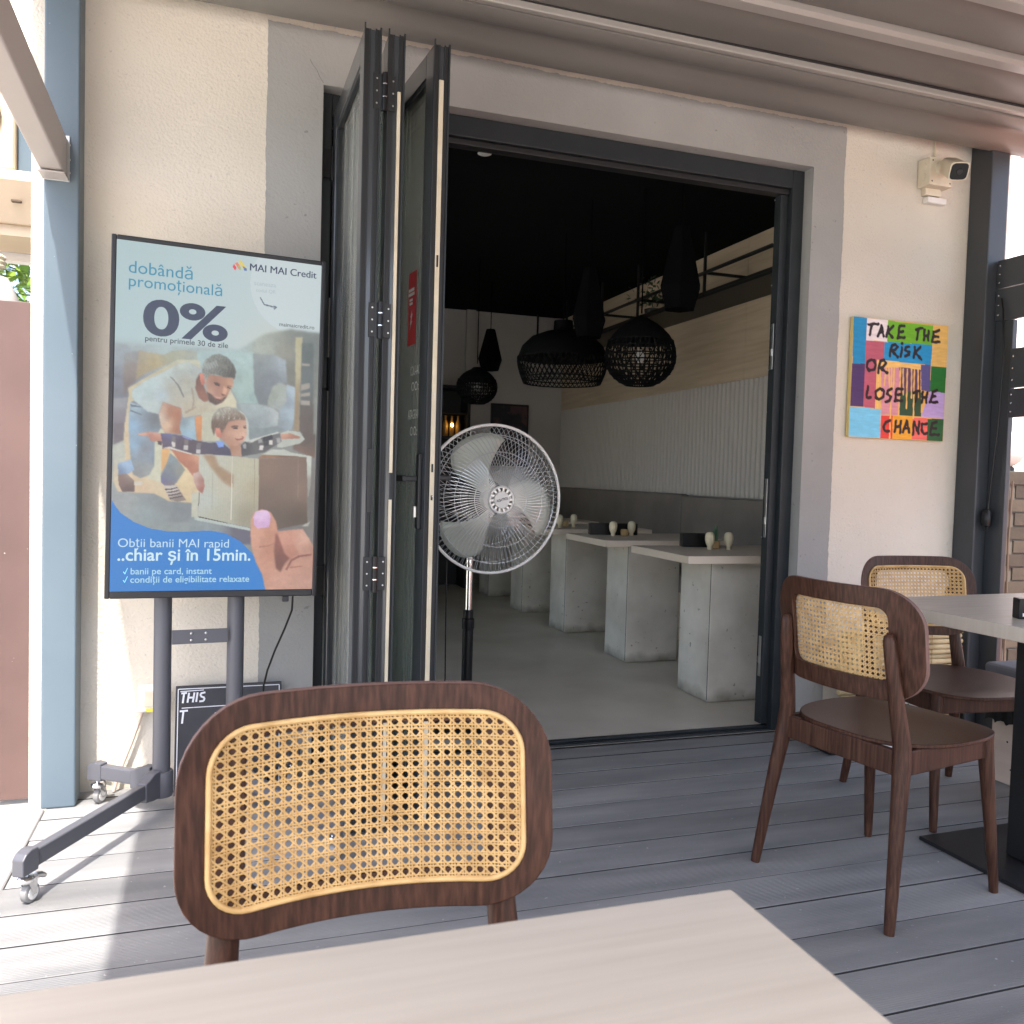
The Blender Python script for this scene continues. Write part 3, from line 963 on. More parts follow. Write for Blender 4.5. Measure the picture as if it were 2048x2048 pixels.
# ================================================================== DISPLAY STAND
SCREEN_SHAPES = [    # name, softness, outline (u, v), colour points (u, v, rgb)
    ('room', 14, [(-0.029, 0.292), (0.586, 0.28), (0.714, 0.226), (0.847, 0.203), (1.039, 0.208), (1.085, 1.027), (-0.032, 1.018)],
     [((0.025, 0.319), (150, 160, 165)), ((0.028, 0.392), (128, 132, 142)), ((0.02, 0.433), (118, 120, 128)), ((0.117, 0.299), (162, 174, 176)), ((0.246, 0.287), (168, 184, 184)), ((0.574, 0.275), (168, 186, 186)), ((0.713, 0.268), (166, 173, 162)), ((0.831, 0.273), (146, 146, 134)), ((0.848, 0.327), (120, 120, 112)), ((0.926, 0.257), (112, 120, 118)), ((0.047, 0.75), (150, 152, 150)), ((0.957, 0.72), (120, 116, 112)), ((0.176, 0.775), (140, 150, 150))]),
    ('cushion shadow', 6, [(0.046, 0.318), (0.118, 0.307), (0.139, 0.368), (0.095, 0.396), (0.064, 0.416), (0.048, 0.445), (0.04, 0.378)],
     [((0.076, 0.325), (146, 148, 148)), ((0.086, 0.363), (138, 128, 120)), ((0.062, 0.416), (122, 110, 106))]),
    ('tan cushion', 5, [(0.111, 0.306), (0.152, 0.31), (0.229, 0.312), (0.268, 0.3), (0.316, 0.295), (0.383, 0.295), (0.387, 0.322), (0.291, 0.326), (0.141, 0.372), (0.099, 0.391)],
     [((0.127, 0.322), (166, 156, 136)), ((0.183, 0.34), (174, 160, 122)), ((0.29, 0.303), (166, 169, 150)), ((0.369, 0.305), (162, 168, 158)), ((0.247, 0.307), (158, 160, 140)), ((0.141, 0.36), (160, 146, 116))]),
    ('sofa seat left', 4, [(-0.0, 0.448), (0.065, 0.444), (0.06, 0.481), (0.057, 0.518), (0.002, 0.52)],
     [((0.021, 0.454), (146, 148, 152)), ((0.023, 0.504), (128, 122, 128))]),
    ('sofa seat left', 4, [(-0.0, 0.518), (0.055, 0.516), (0.052, 0.566), (0.002, 0.582)],
     [((-0.0, 0.518), (118, 110, 114))]),
    ('floor', 4, [(0.002, 0.581), (0.054, 0.565), (0.102, 0.622), (0.189, 0.639), (0.225, 0.678), (0.402, 0.691), (0.404, 0.741), (0.262, 0.736), (0.196, 0.716), (0.029, 0.714), (0.005, 0.685)],
     [((0.029, 0.593), (180, 183, 172)), ((0.173, 0.679), (206, 186, 156)), ((0.13, 0.696), (206, 180, 150)), ((0.348, 0.665), (214, 194, 156)), ((0.207, 0.657), (202, 198, 174)), ((0.306, 0.725), (206, 186, 150))]),
    ('floor', 4, [(0.257, 0.587), (0.407, 0.599), (0.413, 0.742), (0.262, 0.736)],
     [((0.348, 0.665), (214, 194, 156)), ((0.376, 0.718), (206, 186, 150))]),
    ('white cushion', 4, [(0.385, 0.292), (0.588, 0.287), (0.66, 0.284), (0.671, 0.385), (0.695, 0.436), (0.595, 0.438), (0.556, 0.395), (0.388, 0.349)],
     [((0.622, 0.311), (168, 190, 188)), ((0.625, 0.378), (166, 188, 182)), ((0.664, 0.423), (150, 172, 168)), ((0.484, 0.293), (166, 186, 187)), ((0.592, 0.366), (150, 168, 162))]),
    ('wing', 4, [(0.658, 0.287), (0.76, 0.285), (0.827, 0.298), (0.837, 0.369), (0.765, 0.378), (0.739, 0.439), (0.695, 0.437), (0.67, 0.404)],
     [((0.696, 0.321), (132, 140, 142)), ((0.74, 0.36), (123, 129, 135)), ((0.809, 0.307), (156, 167, 173)), ((0.705, 0.416), (114, 121, 124)), ((0.695, 0.293), (146, 152, 150))]),
    ('arm front', 4, [(0.743, 0.415), (0.765, 0.381), (0.798, 0.367), (0.837, 0.375), (0.84, 0.438), (0.817, 0.473), (0.795, 0.451), (0.739, 0.437)],
     [((0.776, 0.402), (150, 157, 146)), ((0.819, 0.411), (166, 173, 168)), ((0.816, 0.456), (150, 158, 158))]),
    ('arm side', 3, [(0.833, 0.371), (0.879, 0.378), (0.905, 0.397), (0.903, 0.419), (0.867, 0.51), (0.829, 0.515), (0.795, 0.509), (0.802, 0.456), (0.838, 0.422)],
     [((0.876, 0.398), (176, 190, 200)), ((0.865, 0.465), (162, 178, 188)), ((0.813, 0.495), (140, 150, 156)), ((0.853, 0.421), (140, 152, 162))]),
    ('base', 3, [(0.64, 0.509), (0.799, 0.502), (0.833, 0.511), (0.772, 0.524), (0.651, 0.551)],
     [((0.724, 0.514), (130, 140, 142))]),
    ('seat cushion', 3, [(0.59, 0.439), (0.697, 0.438), (0.768, 0.447), (0.798, 0.458), (0.795, 0.498), (0.724, 0.509), (0.644, 0.509), (0.624, 0.468)],
     [((0.674, 0.453), (160, 172, 172)), ((0.723, 0.484), (148, 157, 160)), ((0.791, 0.473), (176, 182, 182)), ((0.677, 0.502), (134, 144, 148))]),
    ('shelf dark', 4, [(0.906, 0.241), (0.969, 0.238), (0.985, 0.545), (0.903, 0.509), (0.91, 0.408)],
     [((0.932, 0.273), (100, 108, 106)), ((0.936, 0.351), (104, 110, 110)), ((0.939, 0.491), (98, 88, 82))]),
    ('shelf post', 3, [(0.873, 0.226), (0.909, 0.224), (0.908, 0.324), (0.903, 0.408), (0.907, 0.511), (0.879, 0.512), (0.881, 0.381)],
     [((0.893, 0.27), (180, 174, 142)), ((0.893, 0.464), (150, 132, 106))]),
    ('shelf line', 2, [(0.909, 0.303), (0.953, 0.303), (0.953, 0.311), (0.91, 0.31)],
     [((0.909, 0.303), (158, 152, 142))]),
    ('shelf line', 2, [(0.91, 0.369), (0.956, 0.361), (0.957, 0.378), (0.911, 0.387)],
     [((0.91, 0.369), (158, 152, 142))]),
    ('shelf line', 2, [(0.91, 0.397), (0.958, 0.39), (0.958, 0.401), (0.91, 0.406)],
     [((0.91, 0.397), (158, 152, 142))]),
    ('shelf line', 2, [(0.909, 0.417), (0.959, 0.417), (0.96, 0.431), (0.909, 0.43)],
     [((0.909, 0.417), (158, 152, 142))]),
    ('lower right', 4, [(0.871, 0.522), (0.994, 0.518), (0.995, 0.593), (0.879, 0.569)],
     [((0.948, 0.537), (94, 84, 78)), ((0.926, 0.575), (122, 98, 86))]),
    ('halo', 2, [(0.066, 0.416), (0.142, 0.383), (0.256, 0.339), (0.293, 0.324), (0.396, 0.32), (0.404, 0.345), (0.231, 0.364), (0.087, 0.42), (0.093, 0.451), (0.07, 0.457)],
     [((0.079, 0.426), (196, 184, 152)), ((0.184, 0.366), (186, 178, 150)), ((0.357, 0.326), (188, 188, 166))]),
    ('halo', 2, [(0.066, 0.442), (0.086, 0.441), (0.076, 0.465), (0.082, 0.57), (0.048, 0.571), (0.056, 0.508)],
     [((0.066, 0.442), (198, 184, 156))]),
    ('halo', 2, [(0.054, 0.514), (0.078, 0.513), (0.088, 0.623), (0.059, 0.624)],
     [((0.054, 0.514), (204, 184, 152))]),
    ('gap', 3, [(0.202, 0.524), (0.237, 0.53), (0.238, 0.565), (0.199, 0.567)],
     [((0.22, 0.542), (196, 194, 170))]),
    ('gap', 3, [(0.186, 0.559), (0.232, 0.558), (0.265, 0.586), (0.226, 0.657), (0.227, 0.682), (0.16, 0.672), (0.189, 0.642)],
     [((0.204, 0.588), (194, 194, 172)), ((0.207, 0.657), (200, 198, 176))]),
    ('orange', 2, [(0.227, 0.583), (0.263, 0.58), (0.258, 0.621), (0.226, 0.655)],
     [((0.244, 0.595), (218, 170, 110)), ((0.234, 0.64), (206, 164, 112))]),
    ('right back', 3, [(0.409, 0.479), (0.492, 0.463), (0.505, 0.557), (0.412, 0.554)],
     [((0.43, 0.494), (196, 190, 166)), ((0.468, 0.534), (186, 182, 160))]),
    ('orange', 2, [(0.38, 0.486), (0.414, 0.482), (0.416, 0.556), (0.391, 0.556)],
     [((0.394, 0.496), (206, 142, 92)), ((0.401, 0.541), (190, 132, 88))]),
    ('right leg', 2, [(0.313, 0.497), (0.378, 0.485), (0.391, 0.556), (0.388, 0.561), (0.312, 0.539)],
     [((0.333, 0.506), (128, 140, 148)), ((0.368, 0.51), (170, 190, 196)), ((0.352, 0.537), (150, 180, 198))]),
    ('right leg', 2, [(0.266, 0.596), (0.301, 0.612), (0.34, 0.643), (0.3, 0.683), (0.242, 0.679), (0.225, 0.667), (0.249, 0.635)],
     [((0.279, 0.613), (132, 148, 154)), ((0.311, 0.644), (146, 148, 134)), ((0.259, 0.667), (114, 118, 138)), ((0.276, 0.645), (122, 128, 134))]),
    ('cuff', 1, [(0.225, 0.661), (0.26, 0.677), (0.296, 0.682), (0.289, 0.693), (0.243, 0.691), (0.227, 0.682)],
     [((0.242, 0.672), (116, 112, 150)), ((0.278, 0.688), (126, 120, 122))]),
    ('sock', 1, [(0.241, 0.694), (0.3, 0.688), (0.324, 0.711), (0.348, 0.732), (0.306, 0.738), (0.27, 0.733), (0.257, 0.717)],
     [((0.278, 0.701), (196, 188, 180)), ((0.323, 0.732), (130, 116, 110))]),
    ('stripe', 0, [(0.245, 0.701), (0.278, 0.699), (0.305, 0.694), (0.307, 0.697), (0.278, 0.703), (0.247, 0.705)],
     [((0.245, 0.701), (84, 76, 78))]),
    ('stripe', 0, [(0.254, 0.71), (0.285, 0.707), (0.314, 0.702), (0.315, 0.705), (0.286, 0.711), (0.255, 0.713)],
     [((0.254, 0.71), (84, 76, 78))]),
    ('stripe', 0, [(0.262, 0.718), (0.293, 0.715), (0.322, 0.71), (0.324, 0.714), (0.293, 0.719), (0.263, 0.722)],
     [((0.262, 0.718), (84, 76, 78))]),
    ('stripe', 0, [(0.27, 0.727), (0.3, 0.723), (0.33, 0.719), (0.332, 0.722), (0.3, 0.727), (0.271, 0.731)],
     [((0.27, 0.727), (84, 76, 78))]),
    ('left leg', 2, [(0.075, 0.455), (0.131, 0.466), (0.212, 0.485), (0.22, 0.523), (0.207, 0.542), (0.207, 0.538), (0.194, 0.566), (0.192, 0.636), (0.172, 0.662), (0.13, 0.673), (0.095, 0.661), (0.085, 0.623), (0.075, 0.565), (0.07, 0.513)],
     [((0.093, 0.467), (160, 180, 190)), ((0.103, 0.519), (146, 180, 208)), ((0.137, 0.505), (130, 140, 150)), ((0.18, 0.503), (108, 110, 112)), ((0.101, 0.578), (146, 176, 200)), ((0.148, 0.59), (132, 134, 138)), ((0.183, 0.602), (126, 140, 156)), ((0.172, 0.654), (156, 160, 156)), ((0.129, 0.659), (136, 138, 138))]),
    ('waist', 1, [(0.078, 0.462), (0.136, 0.467), (0.136, 0.469), (0.08, 0.468)],
     [((0.078, 0.462), (96, 110, 122))]),
    ('waist', 1, [(0.079, 0.478), (0.132, 0.489), (0.131, 0.492), (0.079, 0.482)],
     [((0.079, 0.478), (96, 110, 122))]),
    ('knee', 1, [(0.026, 0.632), (0.085, 0.62), (0.102, 0.649), (0.065, 0.664), (0.029, 0.666)],
     [((0.065, 0.634), (166, 190, 216)), ((0.04, 0.656), (108, 124, 150)), ((0.09, 0.639), (150, 176, 204))]),
    ('foot', 1, [(0.027, 0.665), (0.065, 0.66), (0.103, 0.68), (0.106, 0.711), (0.05, 0.714), (0.033, 0.695)],
     [((0.049, 0.682), (126, 100, 94)), ((0.08, 0.707), (98, 78, 74)), ((0.078, 0.67), (150, 136, 126))]),
    ('book', 1, [(0.101, 0.683), (0.143, 0.681), (0.14, 0.692), (0.101, 0.694)],
     [((0.101, 0.683), (206, 198, 184))]),
    ('shirt', 2, [(0.084, 0.441), (0.085, 0.42), (0.142, 0.392), (0.231, 0.361), (0.293, 0.336), (0.344, 0.328), (0.406, 0.345), (0.383, 0.373), (0.38, 0.403), (0.396, 0.431), (0.424, 0.442), (0.45, 0.437), (0.472, 0.45), (0.512, 0.435), (0.547, 0.398), (0.581, 0.432), (0.584, 0.454), (0.536, 0.451), (0.491, 0.46), (0.46, 0.477), (0.429, 0.476), (0.323, 0.492), (0.313, 0.464), (0.226, 0.45), (0.209, 0.485), (0.158, 0.48), (0.093, 0.451)],
     [((0.122, 0.427), (180, 196, 198)), ((0.185, 0.398), (180, 197, 198)), ((0.249, 0.363), (184, 198, 196)), ((0.318, 0.342), (186, 196, 190)), ((0.225, 0.43), (170, 188, 198)), ((0.272, 0.412), (168, 164, 150)), ((0.337, 0.383), (172, 166, 150)), ((0.286, 0.444), (176, 169, 154)), ((0.362, 0.462), (188, 176, 154)), ((0.362, 0.353), (164, 173, 171)), ((0.535, 0.437), (206, 198, 170)), ((0.411, 0.466), (182, 172, 150)), ((0.174, 0.464), (182, 194, 192)), ((0.301, 0.361), (160, 165, 160))]),
    ('fold', 1, [(0.257, 0.375), (0.266, 0.376), (0.302, 0.398), (0.328, 0.431), (0.323, 0.434), (0.293, 0.398)],
     [((0.257, 0.375), (122, 122, 118))]),
    ('fold', 2, [(0.36, 0.403), (0.366, 0.403), (0.377, 0.44), (0.371, 0.467), (0.364, 0.467), (0.369, 0.44)],
     [((0.36, 0.403), (156, 144, 126))]),
    ('fold', 2, [(0.331, 0.474), (0.384, 0.456), (0.386, 0.459), (0.336, 0.479)],
     [((0.331, 0.474), (160, 146, 126))]),
    ('neck', 2, [(0.383, 0.376), (0.402, 0.356), (0.419, 0.393), (0.434, 0.416), (0.455, 0.432), (0.424, 0.442), (0.396, 0.429), (0.379, 0.403)],
     [((0.395, 0.389), (120, 84, 70)), ((0.419, 0.428), (146, 100, 82))]),
    ('upper arm', 2, [(0.226, 0.449), (0.313, 0.464), (0.315, 0.493), (0.307, 0.523), (0.319, 0.54), (0.237, 0.538), (0.218, 0.515), (0.209, 0.485)],
     [((0.261, 0.476), (152, 98, 74)), ((0.226, 0.472), (200, 174, 154)), ((0.25, 0.517), (216, 190, 160)), ((0.297, 0.486), (168, 108, 78)), ((0.294, 0.526), (154, 98, 74)), ((0.215, 0.494), (210, 200, 186))]),
    ('forearm', 2, [(0.265, 0.581), (0.372, 0.597), (0.404, 0.601), (0.408, 0.648), (0.379, 0.662), (0.347, 0.638), (0.31, 0.62)],
     [((0.323, 0.606), (178, 118, 92)), ((0.368, 0.626), (164, 104, 82)), ((0.392, 0.61), (206, 158, 128)), ((0.374, 0.653), (176, 120, 98))]),
    ('face', 2, [(0.421, 0.355), (0.451, 0.359), (0.514, 0.362), (0.566, 0.365), (0.563, 0.389), (0.55, 0.401), (0.535, 0.42), (0.509, 0.44), (0.481, 0.448), (0.454, 0.44), (0.438, 0.416), (0.427, 0.382)],
     [((0.465, 0.377), (148, 104, 84)), ((0.514, 0.375), (168, 124, 100)), ((0.452, 0.405), (202, 164, 142)), ((0.493, 0.403), (162, 118, 98)), ((0.549, 0.387), (196, 156, 128)), ((0.483, 0.391), (146, 104, 86)), ((0.434, 0.387), (186, 150, 130)), ((0.529, 0.407), (180, 134, 110))]),
    ('beard', 2, [(0.434, 0.411), (0.453, 0.416), (0.467, 0.422), (0.476, 0.429), (0.508, 0.43), (0.528, 0.42), (0.536, 0.414), (0.53, 0.426), (0.51, 0.44), (0.481, 0.448), (0.449, 0.44)],
     [((0.462, 0.431), (88, 70, 60)), ((0.499, 0.438), (96, 74, 64)), ((0.53, 0.42), (120, 92, 78))]),
    ('mouth', 1, [(0.469, 0.42), (0.487, 0.423), (0.508, 0.424), (0.502, 0.429), (0.481, 0.428)],
     [((0.469, 0.42), (204, 150, 136))]),
    ('nose', 2, [(0.517, 0.389), (0.536, 0.401), (0.529, 0.416), (0.511, 0.412)],
     [((0.517, 0.389), (206, 158, 130))]),
    ('nose shade', 1, [(0.507, 0.413), (0.53, 0.417), (0.516, 0.421), (0.505, 0.418)],
     [((0.507, 0.413), (120, 82, 68))]),
    ('eye', 1, [(0.471, 0.385), (0.495, 0.387), (0.496, 0.392), (0.475, 0.39)],
     [((0.471, 0.385), (78, 60, 54))]),
    ('eye', 1, [(0.533, 0.392), (0.553, 0.394), (0.551, 0.397), (0.535, 0.396)],
     [((0.533, 0.392), (78, 60, 54))]),
    ('brow', 1, [(0.466, 0.381), (0.483, 0.381), (0.5, 0.386), (0.498, 0.388), (0.466, 0.384)],
     [((0.466, 0.381), (78, 64, 56))]),
    ('brow', 1, [(0.532, 0.388), (0.556, 0.389), (0.556, 0.391), (0.533, 0.391)],
     [((0.532, 0.388), (84, 66, 56))]),
    ('hair', 2, [(0.409, 0.34), (0.42, 0.321), (0.453, 0.303), (0.488, 0.296), (0.53, 0.304), (0.562, 0.324), (0.576, 0.343), (0.57, 0.369), (0.56, 0.365), (0.523, 0.365), (0.478, 0.359), (0.446, 0.359), (0.43, 0.379), (0.421, 0.395), (0.41, 0.38)],
     [((0.425, 0.334), (156, 164, 158)), ((0.467, 0.324), (116, 118, 112)), ((0.522, 0.329), (98, 98, 92)), ((0.55, 0.355), (80, 76, 70)), ((0.446, 0.354), (112, 112, 106)), ((0.42, 0.379), (172, 174, 162)), ((0.489, 0.301), (136, 140, 134))]),
    ('hair strand', 1, [(0.423, 0.336), (0.429, 0.33), (0.443, 0.344), (0.437, 0.347)],
     [((0.423, 0.336), (150, 156, 150))]),
    ('hair strand', 1, [(0.434, 0.332), (0.441, 0.327), (0.455, 0.34), (0.449, 0.344)],
     [((0.434, 0.332), (150, 156, 150))]),
    ('hair strand', 1, [(0.446, 0.328), (0.452, 0.323), (0.466, 0.337), (0.461, 0.341)],
     [((0.446, 0.328), (150, 156, 150))]),
    ('hair strand', 1, [(0.457, 0.325), (0.464, 0.319), (0.478, 0.334), (0.472, 0.337)],
     [((0.457, 0.325), (150, 156, 150))]),
    ('hair strand', 1, [(0.469, 0.321), (0.475, 0.315), (0.489, 0.331), (0.484, 0.334)],
     [((0.469, 0.321), (150, 156, 150))]),
    ('hair strand', 1, [(0.481, 0.324), (0.487, 0.318), (0.501, 0.333), (0.496, 0.336)],
     [((0.481, 0.324), (120, 120, 112))]),
    ('hair strand', 1, [(0.492, 0.326), (0.499, 0.32), (0.513, 0.335), (0.507, 0.338)],
     [((0.492, 0.326), (120, 120, 112))]),
    ('hair strand', 1, [(0.504, 0.329), (0.511, 0.323), (0.525, 0.337), (0.519, 0.34)],
     [((0.504, 0.329), (120, 120, 112))]),
    ('hair strand', 1, [(0.516, 0.331), (0.523, 0.326), (0.537, 0.339), (0.531, 0.343)],
     [((0.516, 0.331), (120, 120, 112))]),
    ('ear', 1, [(0.397, 0.36), (0.418, 0.358), (0.425, 0.387), (0.411, 0.394), (0.401, 0.378)],
     [((0.407, 0.367), (214, 140, 120)), ((0.415, 0.382), (172, 104, 88))]),
    ('boy halo', 2, [(0.596, 0.459), (0.622, 0.469), (0.644, 0.49), (0.652, 0.551), (0.625, 0.552), (0.63, 0.496)],
     [((0.596, 0.459), (186, 190, 182))]),
    ('boy halo', 2, [(0.419, 0.473), (0.482, 0.463), (0.465, 0.501), (0.476, 0.55), (0.423, 0.558)],
     [((0.419, 0.473), (186, 184, 164))]),
    ('hand halo', 1, [(0.796, 0.525), (0.847, 0.511), (0.911, 0.514), (0.939, 0.535), (0.913, 0.549), (0.833, 0.563), (0.796, 0.565)],
     [((0.796, 0.525), (178, 182, 172))]),
    ('hand halo', 1, [(0.645, 0.548), (0.796, 0.517), (0.809, 0.523), (0.673, 0.557)],
     [((0.645, 0.548), (190, 192, 184))]),
    ('carpet', 4, [(-0.001, 0.683), (0.029, 0.714), (0.105, 0.715), (0.196, 0.717), (0.262, 0.737), (0.378, 0.741), (0.38, 0.797), (0.002, 0.801)],
     [((0.047, 0.737), (156, 160, 160)), ((0.219, 0.748), (132, 138, 140)), ((0.176, 0.775), (144, 156, 158)), ((0.329, 0.759), (126, 132, 136))]),
    ('carpet', 4, [(0.365, 0.778), (0.674, 0.811), (1.008, 0.787), (1.012, 0.859), (0.368, 0.863)],
     [((0.452, 0.81), (140, 150, 152)), ((0.647, 0.831), (100, 98, 112)), ((0.986, 0.822), (120, 116, 112))]),
    ('box rim', 1, [(0.714, 0.59), (0.765, 0.572), (0.833, 0.57), (0.868, 0.578), (0.978, 0.587), (0.978, 0.672), (0.964, 0.719), (0.95, 0.591), (0.863, 0.589)],
     [((0.776, 0.579), (182, 186, 176)), ((0.964, 0.618), (188, 192, 182)), ((0.966, 0.672), (150, 146, 138))]),
    ('box inside', 1, [(0.695, 0.601), (0.72, 0.589), (0.863, 0.588), (0.95, 0.591)],
     [((0.743, 0.595), (150, 112, 84)), ((0.863, 0.592), (120, 92, 74))]),
    ('box left', 1, [(0.405, 0.595), (0.569, 0.597), (0.704, 0.602), (0.709, 0.767), (0.668, 0.811), (0.407, 0.781)],
     [((0.445, 0.63), (186, 188, 176)), ((0.444, 0.728), (182, 188, 180)), ((0.53, 0.694), (188, 184, 166)), ((0.638, 0.642), (184, 180, 158)), ((0.644, 0.778), (150, 144, 124)), ((0.694, 0.69), (172, 162, 136)), ((0.533, 0.776), (174, 174, 158))]),
    ('box shade', 12, [(0.422, 0.596), (0.479, 0.595), (0.505, 0.629), (0.575, 0.653), (0.576, 0.693), (0.523, 0.674), (0.467, 0.636)],
     [((0.422, 0.596), (160, 134, 106))]),
    ('crease', 0, [(0.566, 0.598), (0.571, 0.598), (0.572, 0.789), (0.567, 0.789)],
     [((0.566, 0.598), (208, 204, 186))]),
    ('crease', 0, [(0.472, 0.639), (0.474, 0.639), (0.476, 0.76), (0.474, 0.76)],
     [((0.472, 0.639), (164, 160, 146))]),
    ('crease', 0, [(0.68, 0.603), (0.683, 0.603), (0.687, 0.757), (0.684, 0.757)],
     [((0.68, 0.603), (150, 140, 116))]),
    ('box right', 1, [(0.704, 0.602), (0.95, 0.591), (0.965, 0.795), (0.8, 0.816), (0.708, 0.768)],
     [((0.751, 0.639), (132, 108, 92)), ((0.839, 0.688), (120, 100, 86)), ((0.935, 0.686), (130, 108, 94)), ((0.786, 0.773), (98, 84, 72)), ((0.902, 0.783), (90, 76, 64)), ((0.755, 0.723), (112, 94, 82))]),
    ('box crease', 1, [(0.903, 0.594), (0.908, 0.594), (0.914, 0.72), (0.909, 0.72)],
     [((0.903, 0.594), (142, 120, 104))]),
    ('cutout', 1, [(0.392, 0.78), (0.668, 0.812), (0.671, 0.821), (0.392, 0.79)],
     [((0.392, 0.78), (178, 188, 182))]),
    ('cutout', 1, [(0.373, 0.71), (0.406, 0.709), (0.406, 0.781), (0.376, 0.782)],
     [((0.373, 0.71), (186, 186, 170))]),
    ('box line', 0, [(0.408, 0.779), (0.55, 0.797), (0.551, 0.799), (0.408, 0.782)],
     [((0.408, 0.779), (56, 52, 48))]),
    ('box line', 0, [(0.407, 0.748), (0.409, 0.709), (0.412, 0.709), (0.41, 0.751)],
     [((0.407, 0.748), (56, 52, 48))]),
    ('cutout', 1, [(0.958, 0.796), (0.98, 0.789), (0.969, 0.805), (0.935, 0.805)],
     [((0.958, 0.796), (172, 172, 162))]),
    ('hand on box', 1, [(0.377, 0.653), (0.409, 0.647), (0.431, 0.668), (0.436, 0.69), (0.426, 0.712), (0.403, 0.702), (0.386, 0.683)],
     [((0.394, 0.657), (206, 188, 178)), ((0.415, 0.674), (146, 92, 82)), ((0.393, 0.68), (206, 184, 174)), ((0.423, 0.701), (150, 90, 78))]),
    ('boy hand right', 1, [(0.809, 0.524), (0.859, 0.519), (0.915, 0.529), (0.907, 0.535), (0.86, 0.536), (0.813, 0.54)],
     [((0.831, 0.525), (196, 152, 130)), ((0.872, 0.534), (160, 112, 92))]),
    ('boy arm right', 1, [(0.607, 0.565), (0.628, 0.552), (0.657, 0.556), (0.718, 0.537), (0.808, 0.52), (0.816, 0.547), (0.775, 0.563), (0.731, 0.581), (0.686, 0.588), (0.614, 0.597)],
     [((0.635, 0.573), (70, 70, 74)), ((0.741, 0.553), (84, 82, 82)), ((0.685, 0.568), (104, 102, 100)), ((0.797, 0.535), (110, 110, 112))]),
    ('plaid', 1, [(0.695, 0.545), (0.712, 0.541), (0.719, 0.551), (0.699, 0.555)],
     [((0.695, 0.545), (150, 150, 150))]),
    ('plaid', 1, [(0.703, 0.562), (0.724, 0.56), (0.723, 0.574), (0.702, 0.575)],
     [((0.703, 0.562), (206, 202, 198))]),
    ('plaid', 1, [(0.752, 0.544), (0.772, 0.543), (0.771, 0.557), (0.753, 0.558)],
     [((0.752, 0.544), (206, 200, 194))]),
    ('plaid', 1, [(0.789, 0.537), (0.808, 0.534), (0.813, 0.55), (0.795, 0.552)],
     [((0.789, 0.537), (160, 158, 156))]),
    ('plaid', 1, [(0.719, 0.537), (0.768, 0.527), (0.77, 0.54), (0.725, 0.55)],
     [((0.719, 0.537), (46, 46, 54))]),
    ('plaid', 1, [(0.725, 0.551), (0.749, 0.546), (0.75, 0.559), (0.727, 0.564)],
     [((0.725, 0.551), (60, 60, 64))]),
    ('plaid', 1, [(0.618, 0.562), (0.634, 0.556), (0.638, 0.573), (0.624, 0.573)],
     [((0.618, 0.562), (150, 150, 150))]),
    ('boy hand left', 1, [(0.112, 0.545), (0.168, 0.537), (0.221, 0.54), (0.232, 0.561), (0.182, 0.565), (0.165, 0.56), (0.173, 0.552), (0.121, 0.549)],
     [((0.138, 0.543), (216, 172, 152)), ((0.199, 0.543), (212, 166, 146)), ((0.195, 0.56), (172, 116, 96)), ((0.173, 0.556), (160, 104, 88))]),
    ('boy arm left', 1, [(0.219, 0.54), (0.272, 0.541), (0.325, 0.544), (0.388, 0.556), (0.442, 0.56), (0.474, 0.562), (0.458, 0.558), (0.524, 0.563), (0.559, 0.578), (0.565, 0.595), (0.471, 0.595), (0.476, 0.594), (0.372, 0.596), (0.327, 0.588), (0.274, 0.58), (0.23, 0.585), (0.227, 0.563)],
     [((0.243, 0.56), (94, 80, 92)), ((0.308, 0.564), (92, 78, 86)), ((0.433, 0.574), (84, 78, 92)), ((0.519, 0.579), (74, 70, 92)), ((0.366, 0.573), (86, 74, 80)), ((0.255, 0.544), (110, 112, 160))]),
    ('plaid', 1, [(0.273, 0.546), (0.291, 0.547), (0.292, 0.563), (0.273, 0.562)],
     [((0.273, 0.546), (120, 114, 114))]),
    ('plaid', 1, [(0.273, 0.563), (0.292, 0.564), (0.288, 0.58), (0.274, 0.577)],
     [((0.273, 0.563), (206, 200, 194))]),
    ('plaid', 1, [(0.332, 0.553), (0.353, 0.555), (0.351, 0.57), (0.333, 0.57)],
     [((0.332, 0.553), (120, 112, 112))]),
    ('plaid', 1, [(0.33, 0.571), (0.351, 0.572), (0.35, 0.586), (0.329, 0.585)],
     [((0.33, 0.571), (190, 184, 182))]),
    ('plaid', 1, [(0.393, 0.562), (0.414, 0.563), (0.411, 0.58), (0.391, 0.58)],
     [((0.393, 0.562), (114, 108, 110))]),
    ('plaid', 1, [(0.391, 0.581), (0.412, 0.582), (0.41, 0.595), (0.389, 0.594)],
     [((0.391, 0.581), (188, 184, 184))]),
    ('plaid', 1, [(0.325, 0.544), (0.371, 0.553), (0.367, 0.556), (0.325, 0.549)],
     [((0.325, 0.544), (136, 142, 194))]),
    ('plaid', 1, [(0.206, 0.563), (0.228, 0.562), (0.226, 0.575), (0.208, 0.573)],
     [((0.206, 0.563), (84, 68, 72))]),
    ('hem', 1, [(0.23, 0.583), (0.265, 0.577), (0.3, 0.585), (0.372, 0.595), (0.367, 0.598), (0.265, 0.584)],
     [((0.23, 0.583), (206, 200, 192))]),
    ('collar', 1, [(0.485, 0.553), (0.524, 0.557), (0.525, 0.571), (0.497, 0.573)],
     [((0.485, 0.553), (124, 154, 216))]),
    ('boy neck', 2, [(0.543, 0.561), (0.609, 0.559), (0.615, 0.597), (0.565, 0.595), (0.556, 0.575)],
     [((0.568, 0.568), (160, 116, 94)), ((0.597, 0.587), (186, 146, 122))]),
